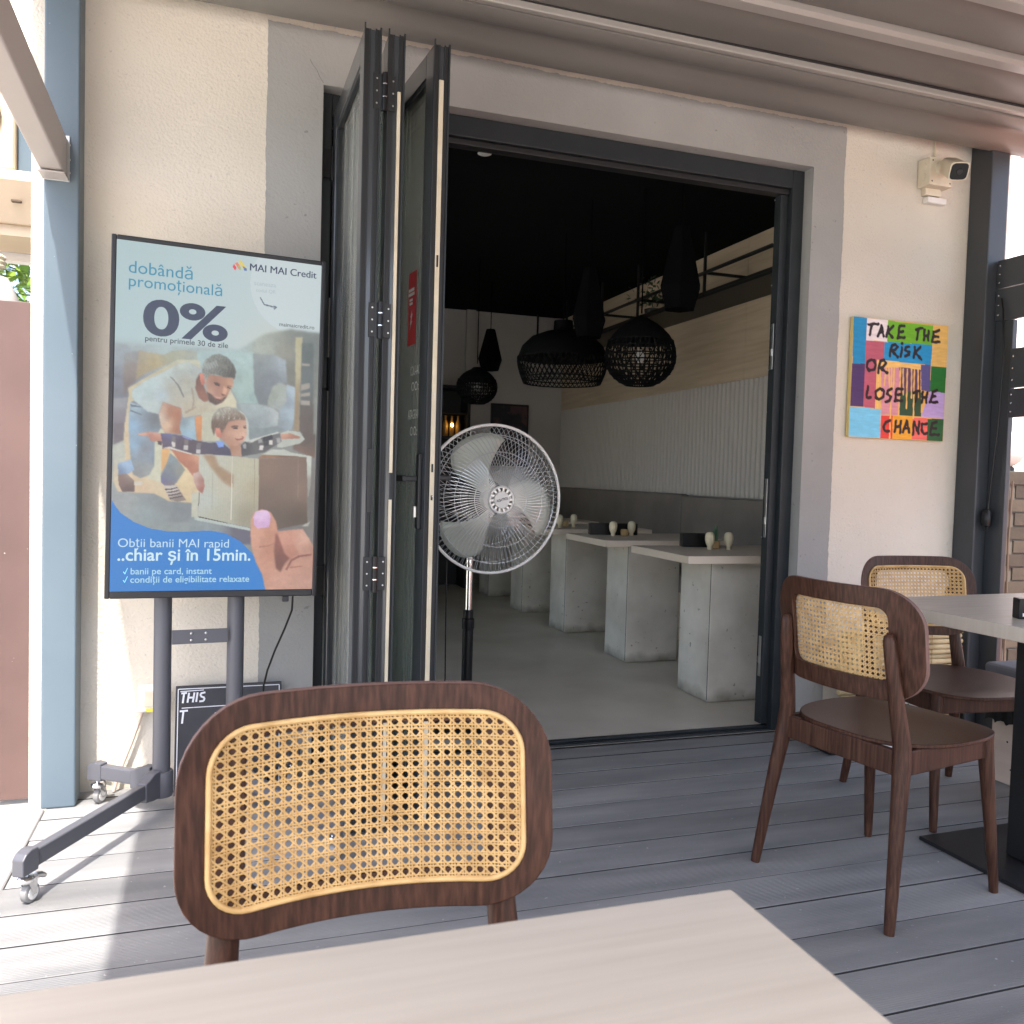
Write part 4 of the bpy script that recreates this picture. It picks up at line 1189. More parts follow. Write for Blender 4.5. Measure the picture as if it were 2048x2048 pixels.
    ('boy face', 2, [(0.486, 0.512), (0.521, 0.483), (0.628, 0.479), (0.635, 0.5), (0.637, 0.53), (0.624, 0.551), (0.591, 0.566), (0.557, 0.567), (0.524, 0.554), (0.504, 0.541)],
     [((0.55, 0.529), (194, 152, 130)), ((0.605, 0.521), (198, 158, 136)), ((0.63, 0.53), (210, 172, 148)), ((0.568, 0.557), (166, 122, 100)), ((0.512, 0.527), (158, 112, 94)), ((0.595, 0.538), (206, 166, 144)), ((0.549, 0.503), (170, 126, 106))]),
    ('boy ear', 1, [(0.474, 0.517), (0.502, 0.514), (0.517, 0.53), (0.51, 0.546), (0.489, 0.541)],
     [((0.487, 0.523), (212, 146, 124)), ((0.504, 0.537), (174, 106, 90))]),
    ('boy hair', 2, [(0.459, 0.499), (0.471, 0.474), (0.5, 0.456), (0.54, 0.451), (0.587, 0.46), (0.623, 0.474), (0.63, 0.487), (0.583, 0.489), (0.545, 0.495), (0.526, 0.518), (0.512, 0.532), (0.502, 0.515), (0.483, 0.516), (0.475, 0.54), (0.461, 0.515)],
     [((0.491, 0.473), (166, 166, 156)), ((0.541, 0.459), (184, 182, 170)), ((0.56, 0.484), (104, 82, 66)), ((0.479, 0.504), (96, 76, 62)), ((0.606, 0.48), (126, 104, 88)), ((0.52, 0.508), (106, 82, 68)), ((0.582, 0.467), (160, 150, 138))]),
    ('hair strand', 1, [(0.48, 0.481), (0.484, 0.47), (0.478, 0.49), (0.475, 0.491)],
     [((0.48, 0.481), (112, 92, 76))]),
    ('hair strand', 1, [(0.494, 0.479), (0.498, 0.469), (0.492, 0.49), (0.488, 0.49)],
     [((0.494, 0.479), (200, 198, 186))]),
    ('hair strand', 1, [(0.507, 0.478), (0.511, 0.469), (0.506, 0.489), (0.502, 0.49)],
     [((0.507, 0.478), (112, 92, 76))]),
    ('hair strand', 1, [(0.521, 0.476), (0.525, 0.468), (0.519, 0.489), (0.516, 0.489)],
     [((0.521, 0.476), (200, 198, 186))]),
    ('hair strand', 1, [(0.535, 0.474), (0.538, 0.468), (0.533, 0.488), (0.529, 0.489)],
     [((0.535, 0.474), (112, 92, 76))]),
    ('hair strand', 1, [(0.548, 0.475), (0.552, 0.467), (0.547, 0.488), (0.543, 0.488)],
     [((0.548, 0.475), (200, 198, 186))]),
    ('hair strand', 1, [(0.562, 0.476), (0.566, 0.467), (0.56, 0.487), (0.557, 0.488)],
     [((0.562, 0.476), (112, 92, 76))]),
    ('hair strand', 1, [(0.576, 0.476), (0.58, 0.466), (0.574, 0.487), (0.57, 0.487)],
     [((0.576, 0.476), (200, 198, 186))]),
    ('hair strand', 1, [(0.59, 0.477), (0.593, 0.466), (0.588, 0.486), (0.584, 0.487)],
     [((0.59, 0.477), (112, 92, 76))]),
    ('hair strand', 1, [(0.604, 0.477), (0.607, 0.465), (0.602, 0.486), (0.598, 0.486)],
     [((0.604, 0.477), (200, 198, 186))]),
    ('eye', 1, [(0.567, 0.512), (0.59, 0.51), (0.591, 0.515), (0.57, 0.516)],
     [((0.567, 0.512), (66, 48, 44))]),
    ('eye', 1, [(0.619, 0.509), (0.633, 0.509), (0.632, 0.513), (0.621, 0.513)],
     [((0.619, 0.509), (66, 48, 44))]),
    ('brow', 1, [(0.559, 0.509), (0.576, 0.505), (0.594, 0.506), (0.593, 0.508), (0.56, 0.512)],
     [((0.559, 0.509), (92, 68, 56))]),
    ('brow', 1, [(0.616, 0.505), (0.633, 0.504), (0.633, 0.506), (0.618, 0.507)],
     [((0.616, 0.505), (92, 68, 56))]),
    ('nose', 2, [(0.616, 0.522), (0.637, 0.53), (0.628, 0.537), (0.613, 0.535)],
     [((0.616, 0.522), (214, 170, 148))]),
    ('nose shade', 1, [(0.612, 0.536), (0.627, 0.538), (0.622, 0.54), (0.612, 0.539)],
     [((0.612, 0.536), (150, 104, 86))]),
    ('mouth', 1, [(0.577, 0.544), (0.6, 0.545), (0.623, 0.54), (0.617, 0.546), (0.591, 0.55)],
     [((0.577, 0.544), (146, 78, 72))]),
    ('blue', 0, [(0.001, 0.737), (0.02, 0.755), (0.044, 0.774), (0.105, 0.799), (0.179, 0.817), (0.265, 0.825), (0.353, 0.825), (0.467, 0.821), (0.545, 0.829), (0.618, 0.852), (0.679, 0.887), (0.721, 0.927), (0.743, 0.967), (0.755, 1.003), (0.755, 1.015), (-0.015, 1.009)],
     [((0.001, 0.737), (44, 126, 202))]),
    ('hand', 2, [(0.669, 0.817), (0.675, 0.864), (0.7, 0.915), (0.736, 0.955), (0.758, 1.011), (1.02, 1.012), (1.013, 0.878), (0.976, 0.842), (0.94, 0.812), (0.81, 0.821), (0.801, 0.792), (0.77, 0.762), (0.726, 0.754), (0.683, 0.765), (0.67, 0.789)],
     [((0.703, 0.832), (206, 156, 134)), ((0.77, 0.836), (190, 136, 112)), ((0.698, 0.876), (204, 154, 132)), ((0.766, 0.883), (180, 128, 106)), ((0.866, 0.843), (196, 140, 120)), ((0.948, 0.842), (206, 164, 146)), ((0.978, 0.882), (180, 136, 118)), ((0.831, 0.975), (200, 154, 136)), ((0.956, 0.984), (186, 144, 128)), ((0.748, 0.931), (196, 146, 124))]),
    ('finger gap', 6, [(0.8, 0.827), (0.824, 0.835), (0.875, 0.883), (0.883, 0.903), (0.849, 0.923), (0.83, 0.947), (0.806, 0.935), (0.793, 0.883)],
     [((0.825, 0.843), (140, 88, 76)), ((0.829, 0.931), (120, 78, 68))]),
    ('finger', 5, [(0.811, 0.831), (0.858, 0.823), (0.923, 0.887), (0.883, 0.907), (0.848, 0.887)],
     [((0.845, 0.843), (204, 150, 130)), ((0.882, 0.887), (176, 124, 106))]),
    ('finger line', 1, [(0.854, 0.939), (0.883, 0.907), (0.923, 0.895), (0.993, 0.89), (0.993, 0.895), (0.927, 0.901), (0.89, 0.913), (0.864, 0.942)],
     [((0.854, 0.939), (146, 94, 82))]),
    ('finger line', 1, [(0.877, 0.931), (0.946, 0.927), (0.946, 0.93), (0.881, 0.935)],
     [((0.877, 0.931), (160, 108, 94))]),
    ('finger line', 1, [(0.715, 0.868), (0.765, 0.863), (0.792, 0.857), (0.793, 0.86), (0.765, 0.868), (0.717, 0.872)],
     [((0.715, 0.868), (168, 116, 96))]),
    ('nail', 1, [(0.692, 0.762), (0.726, 0.757), (0.752, 0.758), (0.768, 0.769), (0.772, 0.788), (0.762, 0.809), (0.706, 0.813), (0.687, 0.802), (0.683, 0.779)],
     [((0.72, 0.773), (224, 196, 226)), ((0.755, 0.8), (196, 158, 196)), ((0.702, 0.801), (206, 166, 204))]),
    ('arrow', 0, [(0.684, 0.118), (0.69, 0.118), (0.71, 0.136), (0.77, 0.141), (0.769, 0.145), (0.707, 0.14)],
     [((0.684, 0.118), (96, 108, 120))]),
    ('arrow', 0, [(0.753, 0.136), (0.775, 0.141), (0.759, 0.151), (0.756, 0.146), (0.766, 0.142)],
     [((0.753, 0.136), (96, 108, 120))]),
    ('logo', 0, [(0.544, 0.037), (0.552, 0.028), (0.566, 0.039), (0.558, 0.047)],
     [((0.544, 0.037), (226, 74, 84))]),
    ('logo', 0, [(0.557, 0.026), (0.568, 0.022), (0.587, 0.037), (0.576, 0.043)],
     [((0.557, 0.026), (226, 130, 84))]),
    ('logo', 0, [(0.573, 0.019), (0.584, 0.015), (0.617, 0.037), (0.601, 0.043)],
     [((0.573, 0.019), (222, 200, 90))]),
    ('logo', 0, [(0.573, 0.033), (0.582, 0.032), (0.588, 0.043), (0.581, 0.045)],
     [((0.573, 0.033), (150, 186, 110))]),
    ('logo', 0, [(0.594, 0.031), (0.617, 0.038), (0.614, 0.045), (0.603, 0.044)],
     [((0.594, 0.031), (80, 110, 170))]),
]
CANVAS_BLOCKS = [
    ((30, 140, 190), [(-0.004, -0.003), (0.135, 0.001), (0.139, 0.384), (0.007, 0.39)]),
    ((238, 225, 222), [(0.135, 0.001), (0.354, 0.005), (0.35, 0.182), (0.137, 0.187)]),
    ((112, 178, 30), [(0.354, 0.005), (0.832, 0.007), (0.835, 0.175), (0.35, 0.185)]),
    ((232, 184, 100), [(0.832, 0.007), (1.004, 0.001), (1.003, 0.354), (0.834, 0.355)]),
    ((190, 92, 110), [(0.137, 0.187), (0.326, 0.186), (0.327, 0.346), (0.258, 0.339), (0.256, 0.752), (0.133, 0.745), (0.133, 0.384)]),
    ((30, 146, 200), [(0.326, 0.186), (0.835, 0.175), (0.829, 0.348), (0.327, 0.342)]),
    ((78, 50, 100), [(0.005, 0.39), (0.133, 0.384), (0.133, 0.745), (0.001, 0.744)]),
    ((120, 200, 232), [(-0.002, 0.747), (0.32, 0.754), (0.324, 1.0), (-0.004, 1.0)]),
    ((244, 196, 110), [(0.258, 0.339), (0.72, 0.35), (0.722, 0.44), (0.302, 0.419), (0.304, 0.754), (0.256, 0.752)]),
    ((216, 146, 156), [(0.302, 0.406), (0.496, 0.39), (0.503, 0.795), (0.327, 0.8)]),
    ((96, 64, 96), [(0.496, 0.39), (0.719, 0.393), (0.73, 0.566), (0.51, 0.641)]),
    ((44, 78, 52), [(0.509, 0.628), (0.582, 0.592), (0.734, 0.566), (0.748, 0.798), (0.515, 0.798)]),
    ((92, 84, 136), [(0.72, 0.35), (0.829, 0.348), (0.832, 0.583), (0.738, 0.566)]),
    ((34, 112, 40), [(0.834, 0.355), (1.002, 0.357), (0.997, 0.577), (0.831, 0.576)]),
    ((186, 162, 214), [(0.831, 0.576), (0.997, 0.577), (1.0, 0.805), (0.748, 0.798)]),
    ((226, 60, 50), [(0.325, 0.807), (0.447, 0.803), (0.452, 1.001), (0.324, 1.0)]),
    ((236, 166, 40), [(0.447, 0.803), (0.657, 0.804), (0.658, 1.0), (0.452, 1.001)]),
    ((238, 108, 98), [(0.657, 0.804), (0.821, 0.81), (0.825, 1.0), (0.658, 1.0)]),
    ((30, 92, 48), [(0.821, 0.81), (0.998, 0.808), (1.0, 1.001), (0.825, 1.0)]),
]
CANVAS_DRIPS = [[(0.266, 0.42), (0.267, 0.742)], [(0.294, 0.419), (0.3, 0.748)], [(0.508, 0.396), (0.507, 0.795)], [(0.533, 0.402), (0.548, 0.62)], [(0.578, 0.4), (0.588, 0.735)], [(0.624, 0.398), (0.636, 0.64)], [(0.653, 0.396), (0.667, 0.817)], [(0.694, 0.401), (0.707, 0.631)], [(0.358, 0.403), (0.342, 0.548)], [(0.414, 0.394), (0.424, 0.998)], [(0.382, 0.402), (0.414, 0.678)], [(0.439, 0.399), (0.441, 0.577)]]
CANVAS_STROKES = [
    [(0.149, 0.055), (0.25, 0.042)], [(0.191, 0.052), (0.168, 0.137)],
    [(0.254, 0.142), (0.287, 0.053), (0.311, 0.138)], [(0.266, 0.112), (0.306, 0.106)],
    [(0.357, 0.055), (0.344, 0.143)], [(0.411, 0.049), (0.354, 0.1), (0.409, 0.146)],
    [(0.476, 0.045), (0.461, 0.143)], [(0.476, 0.045), (0.524, 0.035)], [(0.47, 0.09), (0.515, 0.085)], [(0.461, 0.143), (0.53, 0.133)],
    [(0.648, 0.057), (0.722, 0.04)], [(0.681, 0.055), (0.662, 0.138)],
    [(0.743, 0.055), (0.74, 0.137)], [(0.785, 0.056), (0.786, 0.138)], [(0.742, 0.101), (0.785, 0.099)],
    [(0.84, 0.062), (0.833, 0.149)], [(0.84, 0.062), (0.902, 0.046)], [(0.838, 0.105), (0.893, 0.099)], [(0.833, 0.149), (0.913, 0.144)],
    [(0.404, 0.211), (0.385, 0.3)], [(0.404, 0.211), (0.444, 0.203), (0.461, 0.218), (0.438, 0.242), (0.402, 0.254), (0.47, 0.303)],
    [(0.51, 0.219), (0.503, 0.301)], [(0.511, 0.187), (0.514, 0.19)],
    [(0.587, 0.208), (0.551, 0.22), (0.549, 0.243), (0.59, 0.254), (0.592, 0.277), (0.547, 0.289)],
    [(0.649, 0.208), (0.642, 0.298)], [(0.707, 0.205), (0.652, 0.251), (0.722, 0.307)],
    [(0.202, 0.345), (0.164, 0.366), (0.154, 0.412), (0.183, 0.44), (0.23, 0.422), (0.244, 0.382), (0.227, 0.35), (0.202, 0.345)],
    [(0.291, 0.347), (0.272, 0.449)], [(0.291, 0.347), (0.331, 0.342), (0.348, 0.364), (0.317, 0.398), (0.286, 0.406), (0.368, 0.445)],
    [(0.174, 0.568), (0.167, 0.663), (0.207, 0.662)],
    [(0.303, 0.579), (0.26, 0.611), (0.259, 0.657), (0.292, 0.675), (0.335, 0.647), (0.345, 0.601), (0.303, 0.579)],
    [(0.425, 0.578), (0.381, 0.593), (0.378, 0.619), (0.416, 0.645), (0.406, 0.678), (0.362, 0.689)],
    [(0.474, 0.576), (0.463, 0.673)], [(0.474, 0.576), (0.535, 0.571)], [(0.468, 0.623), (0.521, 0.618)], [(0.459, 0.676), (0.537, 0.67)],
    [(0.652, 0.596), (0.722, 0.577)], [(0.698, 0.588), (0.682, 0.669)],
    [(0.756, 0.586), (0.749, 0.673)], [(0.802, 0.587), (0.795, 0.672)], [(0.75, 0.629), (0.801, 0.628)],
    [(0.861, 0.582), (0.845, 0.663)], [(0.861, 0.575), (0.906, 0.56)], [(0.855, 0.619), (0.897, 0.614)], [(0.837, 0.667), (0.922, 0.664)],
    [(0.423, 0.847), (0.375, 0.859), (0.353, 0.899), (0.371, 0.935), (0.416, 0.938)],
    [(0.485, 0.849), (0.474, 0.936)], [(0.534, 0.844), (0.532, 0.942)], [(0.479, 0.893), (0.533, 0.891)],
    [(0.565, 0.941), (0.596, 0.836), (0.631, 0.94)], [(0.575, 0.907), (0.621, 0.903)],
    [(0.67, 0.952), (0.676, 0.844), (0.728, 0.941), (0.73, 0.839)],
    [(0.811, 0.854), (0.765, 0.862), (0.76, 0.91), (0.787, 0.943), (0.82, 0.935)],
    [(0.87, 0.846), (0.859, 0.945)], [(0.87, 0.846), (0.925, 0.837)], [(0.864, 0.893), (0.915, 0.889)], [(0.855, 0.948), (0.949, 0.943)],
]



SW, SH = .594, 1.036          # lit area of the screen


def raster(nu, nv, base, paint):
    """paint(u, v, img) colours a nu x nv vertex grid; u right, v down"""
    u = (np.arange(nu) + 0.0) / (nu - 1)
    v_ = (np.arange(nv) + 0.0) / (nv - 1)
    U, V = np.meshgrid(u, v_)
    img = np.zeros((nv, nu, 3)) + np.array(base, float)
    return paint(U, V, img)


def inpoly(U, V, poly):
    r_ = np.zeros(U.shape, bool)
    n_ = len(poly)
    for i in range(n_):
        (x0, y0), (x1, y1) = poly[i], poly[(i + 1) % n_]
        if y0 == y1:
            continue
        c = ((y0 > V) != (y1 > V)) & (U < (x1 - x0) * (V - y0) / (y1 - y0) + x0)
        r_ ^= c
    return r_


def blur(a, n_=1):
    for _ in range(n_):
        p = np.pad(a, ((1, 1), (1, 1), (0, 0)), 'edge')
        a = (p[:-2, 1:-1] + p[2:, 1:-1] + p[1:-1, :-2] + p[1:-1, 2:] + 2 * p[1:-1, 1:-1]) / 6
    return a


def lin_arr(a):
    a = np.clip(a, 0, 255) / 255
    return np.where(a <= 0.04045, a / 12.92, ((a + 0.055) / 1.055) ** 2.4)


def picture_mesh(name, img, place, mat, parent):
    nv, nu, _ = img.shape
    vs_ = [place(i / (nu - 1), j / (nv - 1)) for j in range(nv) for i in range(nu)]
    fs_ = [(j * nu + i, (j + 1) * nu + i, (j + 1) * nu + i + 1, j * nu + i + 1) for j in range(nv - 1) for i in range(nu - 1)]
    me = bpy.data.meshes.new(name)
    me.from_pydata(vs_, [], fs_)
    ca = me.color_attributes.new('picture', 'FLOAT_COLOR', 'POINT')
    col = np.ones((nv * nu, 4), np.float32)
    col[:, :3] = lin_arr(img).reshape(-1, 3)
    ca.data.foreach_set('color', col.ravel())
    me.materials.append(mat)
    o = bpy.data.objects.new(name, me)
    C.objects.link(o)
    o.parent = parent
    return o


def paint_screen(U, V, img):
    rs_ = np.random.RandomState(3)
    fine = blur(rs_.normal(0, 1, U.shape + (1,)), 2)[..., 0]
    fine /= fine.std()
    mid = blur(rs_.normal(0, 1, U.shape + (1,)), 26)[..., 0]
    mid /= mid.std()
    big = blur(rs_.normal(0, 1, U.shape + (1,)), 160)[..., 0]
    big /= big.std()
    # backdrop of the advert: pale teal grey, room below
    img[:] = np.array([172, 193, 195]) * (1 - U[..., None]) + np.array([190, 202, 204]) * U[..., None]
    room = np.clip((V - .27) / .05, 0, 1)[..., None]
    img[:] = img * (1 - room) + np.array([160, 172, 174]) * room
    fade = np.exp(-((U - .8) / .2) ** 2 - ((V - .27) / .09) ** 2)[..., None]
    img[:] = img * (1 - .55 * fade) + np.array([196, 194, 176]) * .55 * fade
    circ = np.hypot((U - .885) * .58, V - .075) < .145
    img[circ] = [194, 206, 208]
    asp = SH / SW
    for nm, soft, poly, pts in SCREEN_SHAPES:
        us, vs2 = [p[0] for p in poly], [p[1] for p in poly]
        nv_, nu_ = U.shape
        i0, i1 = max(0, int((min(us) - .06) * nu_)), min(nu_, int((max(us) + .06) * nu_) + 2)
        j0, j1 = max(0, int((min(vs2) - .04) * nv_)), min(nv_, int((max(vs2) + .04) * nv_) + 2)
        if i1 <= i0 or j1 <= j0:
            continue
        Uc, Vc = U[j0:j1, i0:i1], V[j0:j1, i0:i1]
        mf = inpoly(Uc, Vc, poly)[..., None].astype(float)
        if soft:
            mf = blur(mf, soft)
        if len(pts) == 1:
            col = np.array(pts[0][1], float) * np.ones(mf.shape[:2] + (3,))
        else:
            num, den = 0, 0
            for (pu, pv), cc in pts:
                wt = 1 / ((Uc - pu) ** 2 + ((Vc - pv) * asp) ** 2 + 6e-4) ** 1.25
                num = num + wt[..., None] * np.array(cc, float)
                den = den + wt
            col = num / den[..., None]
        if nm in ('hair', 'boy hair', 'beard'):
            st = np.sin(Uc * 420 + Vc * 150 + mid[j0:j1, i0:i1] * 2.0) * .5 + fine[j0:j1, i0:i1] * .35
            col = col * (1 + .11 * st)[..., None]
        elif nm in ('box left', 'box right'):
            col = col * (1 + .012 * np.sin(Uc * 520) + .01 * fine[j0:j1, i0:i1])[..., None]
        elif soft and nm not in ('logo', 'arrow'):
            col = col * (1 + .015 * mid[j0:j1, i0:i1] + .01 * fine[j0:j1, i0:i1])[..., None]
        img[j0:j1, i0:i1] = img[j0:j1, i0:i1] * (1 - mf) + col * mf
    img += rs_.normal(0, 1.5, img.shape)
    return img


st_root = thing('display_stand', 'tall portrait advertising screen on a wheeled dark grey stand', 'display screen', (-.034, 2.835, .003))
st_root.rotation_euler = (0, .0115, math.radians(4.4))
ZS = .718
bez = MB()
bx0, bx1, bz0, bz1 = -SW / 2 - .014, SW / 2 + .014, ZS - .022, ZS + SH + .014
bez.box(bx0, -SW / 2, -.030, .012, bz0, bz1).box(SW / 2, bx1, -.030, .012, bz0, bz1)
bez.box(-SW / 2, SW / 2, -.030, .012, bz0, ZS).box(-SW / 2, SW / 2, -.030, .012, ZS + SH, bz1)
obj('bezel', bez, M['tvblack'], st_root, world=False, bevel=.003)
obj('back_housing', MB().box(bx0 + .004, bx1 - .004, -.018, .020, bz0 + .004, bz1 - .004).box(-.2, .2, .020, .045, bz0 + .1, bz0 + .6), M['tvblack'], st_root, world=False, bevel=.004)
obj('ir_receiver', MB().box(.205, .225, -.026, -.008, bz0 - .018, bz0), M['tvblack'], st_root, world=False, bevel=.002)
scm = bpy.data.materials.new('lit_screen')
scm.use_nodes = True
t_ = scm.node_tree
pb = t_.nodes['Principled BSDF']
pb.inputs['Base Color'].default_value = (.01, .01, .012, 1)
pb.inputs['Roughness'].default_value = .35
at = t_.nodes.new('ShaderNodeAttribute')
at.attribute_name = 'picture'
t_.links.new(at.outputs['Color'], pb.inputs['Emission Color'])
SCR = 0.96 / 2 ** EXPOSURE
pb.inputs['Emission Strength'].default_value = SCR
img = raster(330, 576, (170, 196, 199), paint_screen)
YS = -.0275
scr = picture_mesh('screen', img, lambda u, v: (-SW / 2 + u * SW, YS, ZS + SH * (1 - v)), scm, st_root)


def screen_text(body, u0, u1, vbase, col, bold=0.0, lift=.0006, height=None, thick=0):
    mb = MB()
    for q in range(thick):      # heavier weight: the same glyphs again, shifted by a hair
        put_text(mb, body, (u1 - u0) * SW, lambda a, b: (-SW / 2 + u0 * SW + a + .0009 * (q + 1), YS - lift - .0001 * (q + 1), ZS + SH * (1 - vbase) + b), 0, height)
    put_text(mb, body, (u1 - u0) * SW, lambda a, b: (-SW / 2 + u0 * SW + a, YS - lift, ZS + SH * (1 - vbase) + b), bold, height)
    mt = emat('print_%d_%d_%d' % col, lin(*col), SCR)
    mt.node_tree.nodes['Principled BSDF'].inputs['Base Color'].default_value = (.01, .01, .012, 1)
    return obj('lettering', mb, mt, scr, world=False, fix=False)


screen_text('dobândă', .056, .353, .0895, (44, 138, 170))
screen_text('promoțională', .058, .497, .1275, (44, 138, 170))
screen_text('0%', .126, .530, .257, (58, 70, 92), .026, height=.104, lift=.0005)
screen_text('pentru primele 30 de zile', .138, .533, .278, (46, 50, 64), .006)
screen_text('MAI MAI Credit', .631, .973, .0415, (48, 56, 88), 0, thick=1)
screen_text('maimaicredit.ro', .788, .971, .197, (52, 60, 66), .004)
screen_text('scaneaza', .655, .765, .083, (168, 182, 186))
screen_text('codul QR', .665, .765, .102, (168, 182, 186))
screen_text('Obții banii MAI rapid', .034, .563, .8715, (196, 222, 238))
screen_text('..chiar și în 15min.', .033, .673, .9105, (206, 232, 240), .016)
screen_text('banii pe card, instant', .095, .482, .9505, (180, 220, 236), .008)
screen_text('condiții de eligibilitate relaxate', .094, .670, .975, (180, 220, 236), .008)
ckm = MB()
for vb in (.9505, .975):
    P = lambda u, v: (-SW / 2 + u * SW, YS - .0006, ZS + SH * (1 - v))
    ckm.add([P(.060, vb - .007), P(.064, vb - .008), P(.068, vb - .003), P(.080, vb - .019), P(.082, vb - .018), P(.069, vb)], [(0, 1, 2, 5), (2, 3, 4, 5)])
obj('tick_mark', ckm, emat('print_tick', lin(110, 170, 216), SCR), scr, world=False, fix=False)

# stand: columns, cross plate, splayed legs with caps and casters
COLS = ((-.1775, 2.885), (.040, 2.902))
for cx, cy in COLS:
    obj('column', MB().lathe([(.0265, .10), (.0265, 1.62), (.024, 1.625)], (cx, cy, 0), 28), M['standgrey'], st_root, smooth=40)
obj('cross_plate', MB().obox(COLS[0], (.9969, .0785), .026, .192, -.028, -.024, .545, .590), M['standgrey'], st_root, bevel=.001)
for sx in (.085, .128):
    for zz in (.557, .578):
        obj('rivet', MB().lathe([(.0045, -.0), (.004, -.002), (.001, -.003)], (COLS[0][0] + sx, COLS[0][1] + sx * .0785 - .028, zz), 10, 'y'), M['steel'], st_root, smooth=60)
TIPS = (((-.470, 2.345), COLS[0]), ((-.402, 3.045), COLS[0]), ((.318, 2.395), COLS[1]), ((.255, 3.062), COLS[1]))
for cx, cy in COLS:
    obj('collar', MB().lathe([(.034, .062), (.036, .066), (.036, .138), (.033, .142), (.027, .142)], (cx, cy, 0), 28), M['standgrey'], st_root, smooth=40)
for (tip, col) in TIPS:
    l_ = math.hypot(col[0] - tip[0], col[1] - tip[1])
    u = ((col[0] - tip[0]) / l_, (col[1] - tip[1]) / l_)
    lg = obj('leg', MB().obox(tip, u, .045, l_ - .09, -.0135, .0135, .086, .131), M['standgrey'], st_root, bevel=.004, seg=3)
    # knuckle by the column, sloping up to the collar
    n_ = (-u[1], u[0])
    pr = [(l_ - .105, .076), (l_ - .105, .134), (l_ - .085, .139), (l_ - .062, .150), (l_ - .03, .152), (l_ - .03, .066), (l_ - .06, .068)]
    kb = MB()
    kb.add([(tip[0] + u[0] * s_ + n_[0] * q, tip[1] + u[1] * s_ + n_[1] * q, z) for q in (-.0175, .0175) for s_, z in pr],
           [tuple(range(7)), tuple(reversed(range(7, 14)))] + [(i, i + 7, (i + 1) % 7 + 7, (i + 1) % 7) for i in range(7)])
    obj('knuckle', kb, M['standgrey'], lg, bevel=.003)
    pr = [(.0, .080), (.0, .122), (.012, .134), (.03, .140), (.055, .137), (.055, .080)]
    kb = MB()
    kb.add([(tip[0] + u[0] * s_ + n_[0] * q, tip[1] + u[1] * s_ + n_[1] * q, z) for q in (-.016, .016) for s_, z in pr],
           [tuple(range(6)), tuple(reversed(range(6, 12)))] + [(i, i + 6, (i + 1) % 6 + 6, (i + 1) % 6) for i in range(6)])
    obj('end_cap', kb, M['standgrey'], lg, bevel=.003)
    # caster
    cxx, cyy = tip[0] + u[0] * .03, tip[1] + u[1] * .03
    cs = obj('caster', MB().lathe([(.006, .086), (.006, .072), (.017, .071), (.021, .066), (.021, .060), (.018, .056), (.010, .055)], (cxx, cyy, 0), 20), M['chrome'], st_root, smooth=35)
    a_ = 1.05
    wu = (math.cos(a_), math.sin(a_))
    wc = (cxx + wu[0] * .012, cyy + wu[1] * .012, .0245)
    wn = Vector((-wu[1], wu[0], 0))
    wm = MB()
    for s_, rr_ in ((-.010, .020), (-.007, .0245), (.007, .0245), (.010, .020)):
        pass
    wm.tube([Vector(wc) - wn * .010, Vector(wc) - wn * .0075, Vector(wc) + wn * .0075, Vector(wc) + wn * .010], [.020, .0245, .0245, .020], 24)
    obj('wheel', wm, M['wheel'], cs, smooth=40)
    obj('wheel_rim', MB().tube([Vector(wc) - wn * .0115, Vector(wc) + wn * .0115], .0165, 20), M['white'], cs, smooth=40)
    fk = MB()
    for sg in (-1, 1):
        o_ = Vector(wc) + wn * (.0135 * sg)
        e1 = Vector((wu[0], wu[1], 0))
        q = [o_ + e1 * -.018 + Vector((0, 0, .036)), o_ + e1 * .012 + Vector((0, 0, .036)), o_ + e1 * .007 + Vector((0, 0, -.004)), o_ + e1 * -.006 + Vector((0, 0, -.004))]
        fk.add([p + wn * (.0008 * s2) for s2 in (-1, 1) for p in q], [(0, 1, 2, 3), (7, 6, 5, 4), (0, 4, 5, 1), (1, 5, 6, 2), (2, 6, 7, 3), (3, 7, 4, 0)])
    obj('fork', fk, M['chrome'], cs)
    e1 = Vector((wu[0], wu[1], 0))
    obj('brake_pedal', MB().tube([Vector(wc) + e1 * .016 + Vector((0, 0, .036)), Vector(wc) + e1 * .036 + Vector((0, 0, .030)), Vector(wc) + e1 * .052 + Vector((0, 0, .020))], [.009, .008, .006], 8), M['steel'], cs, smooth=50)
# power cable from the screen down to the floor behind the chair
cb = obj('power_cable', MB().tube([(.225, 2.93, .76), (.222, 2.955, .68), (.221, 2.97, .628), (.200, 2.985, .565), (.168, 2.995, .485), (.146, 3.0, .42), (.135, 3.0, .37), (.130, 3.0, .30), (.128, 3.005, .12), (.16, 3.02, .02), (.25, 3.08, .01)], .0035, 8), M['blackpl'], smooth=60)
props(cb, 'thin black cable dangling from the advertising screen', 'cable')

# ================================================================== CHAIRS
BW, BH, BZ = .235, .145, .700         # half width, half height, centre height of the back


def back_pt(x, z, d):
    return (x, -.207 + x * x / .92 - .13 * (z - .70) + d, z)


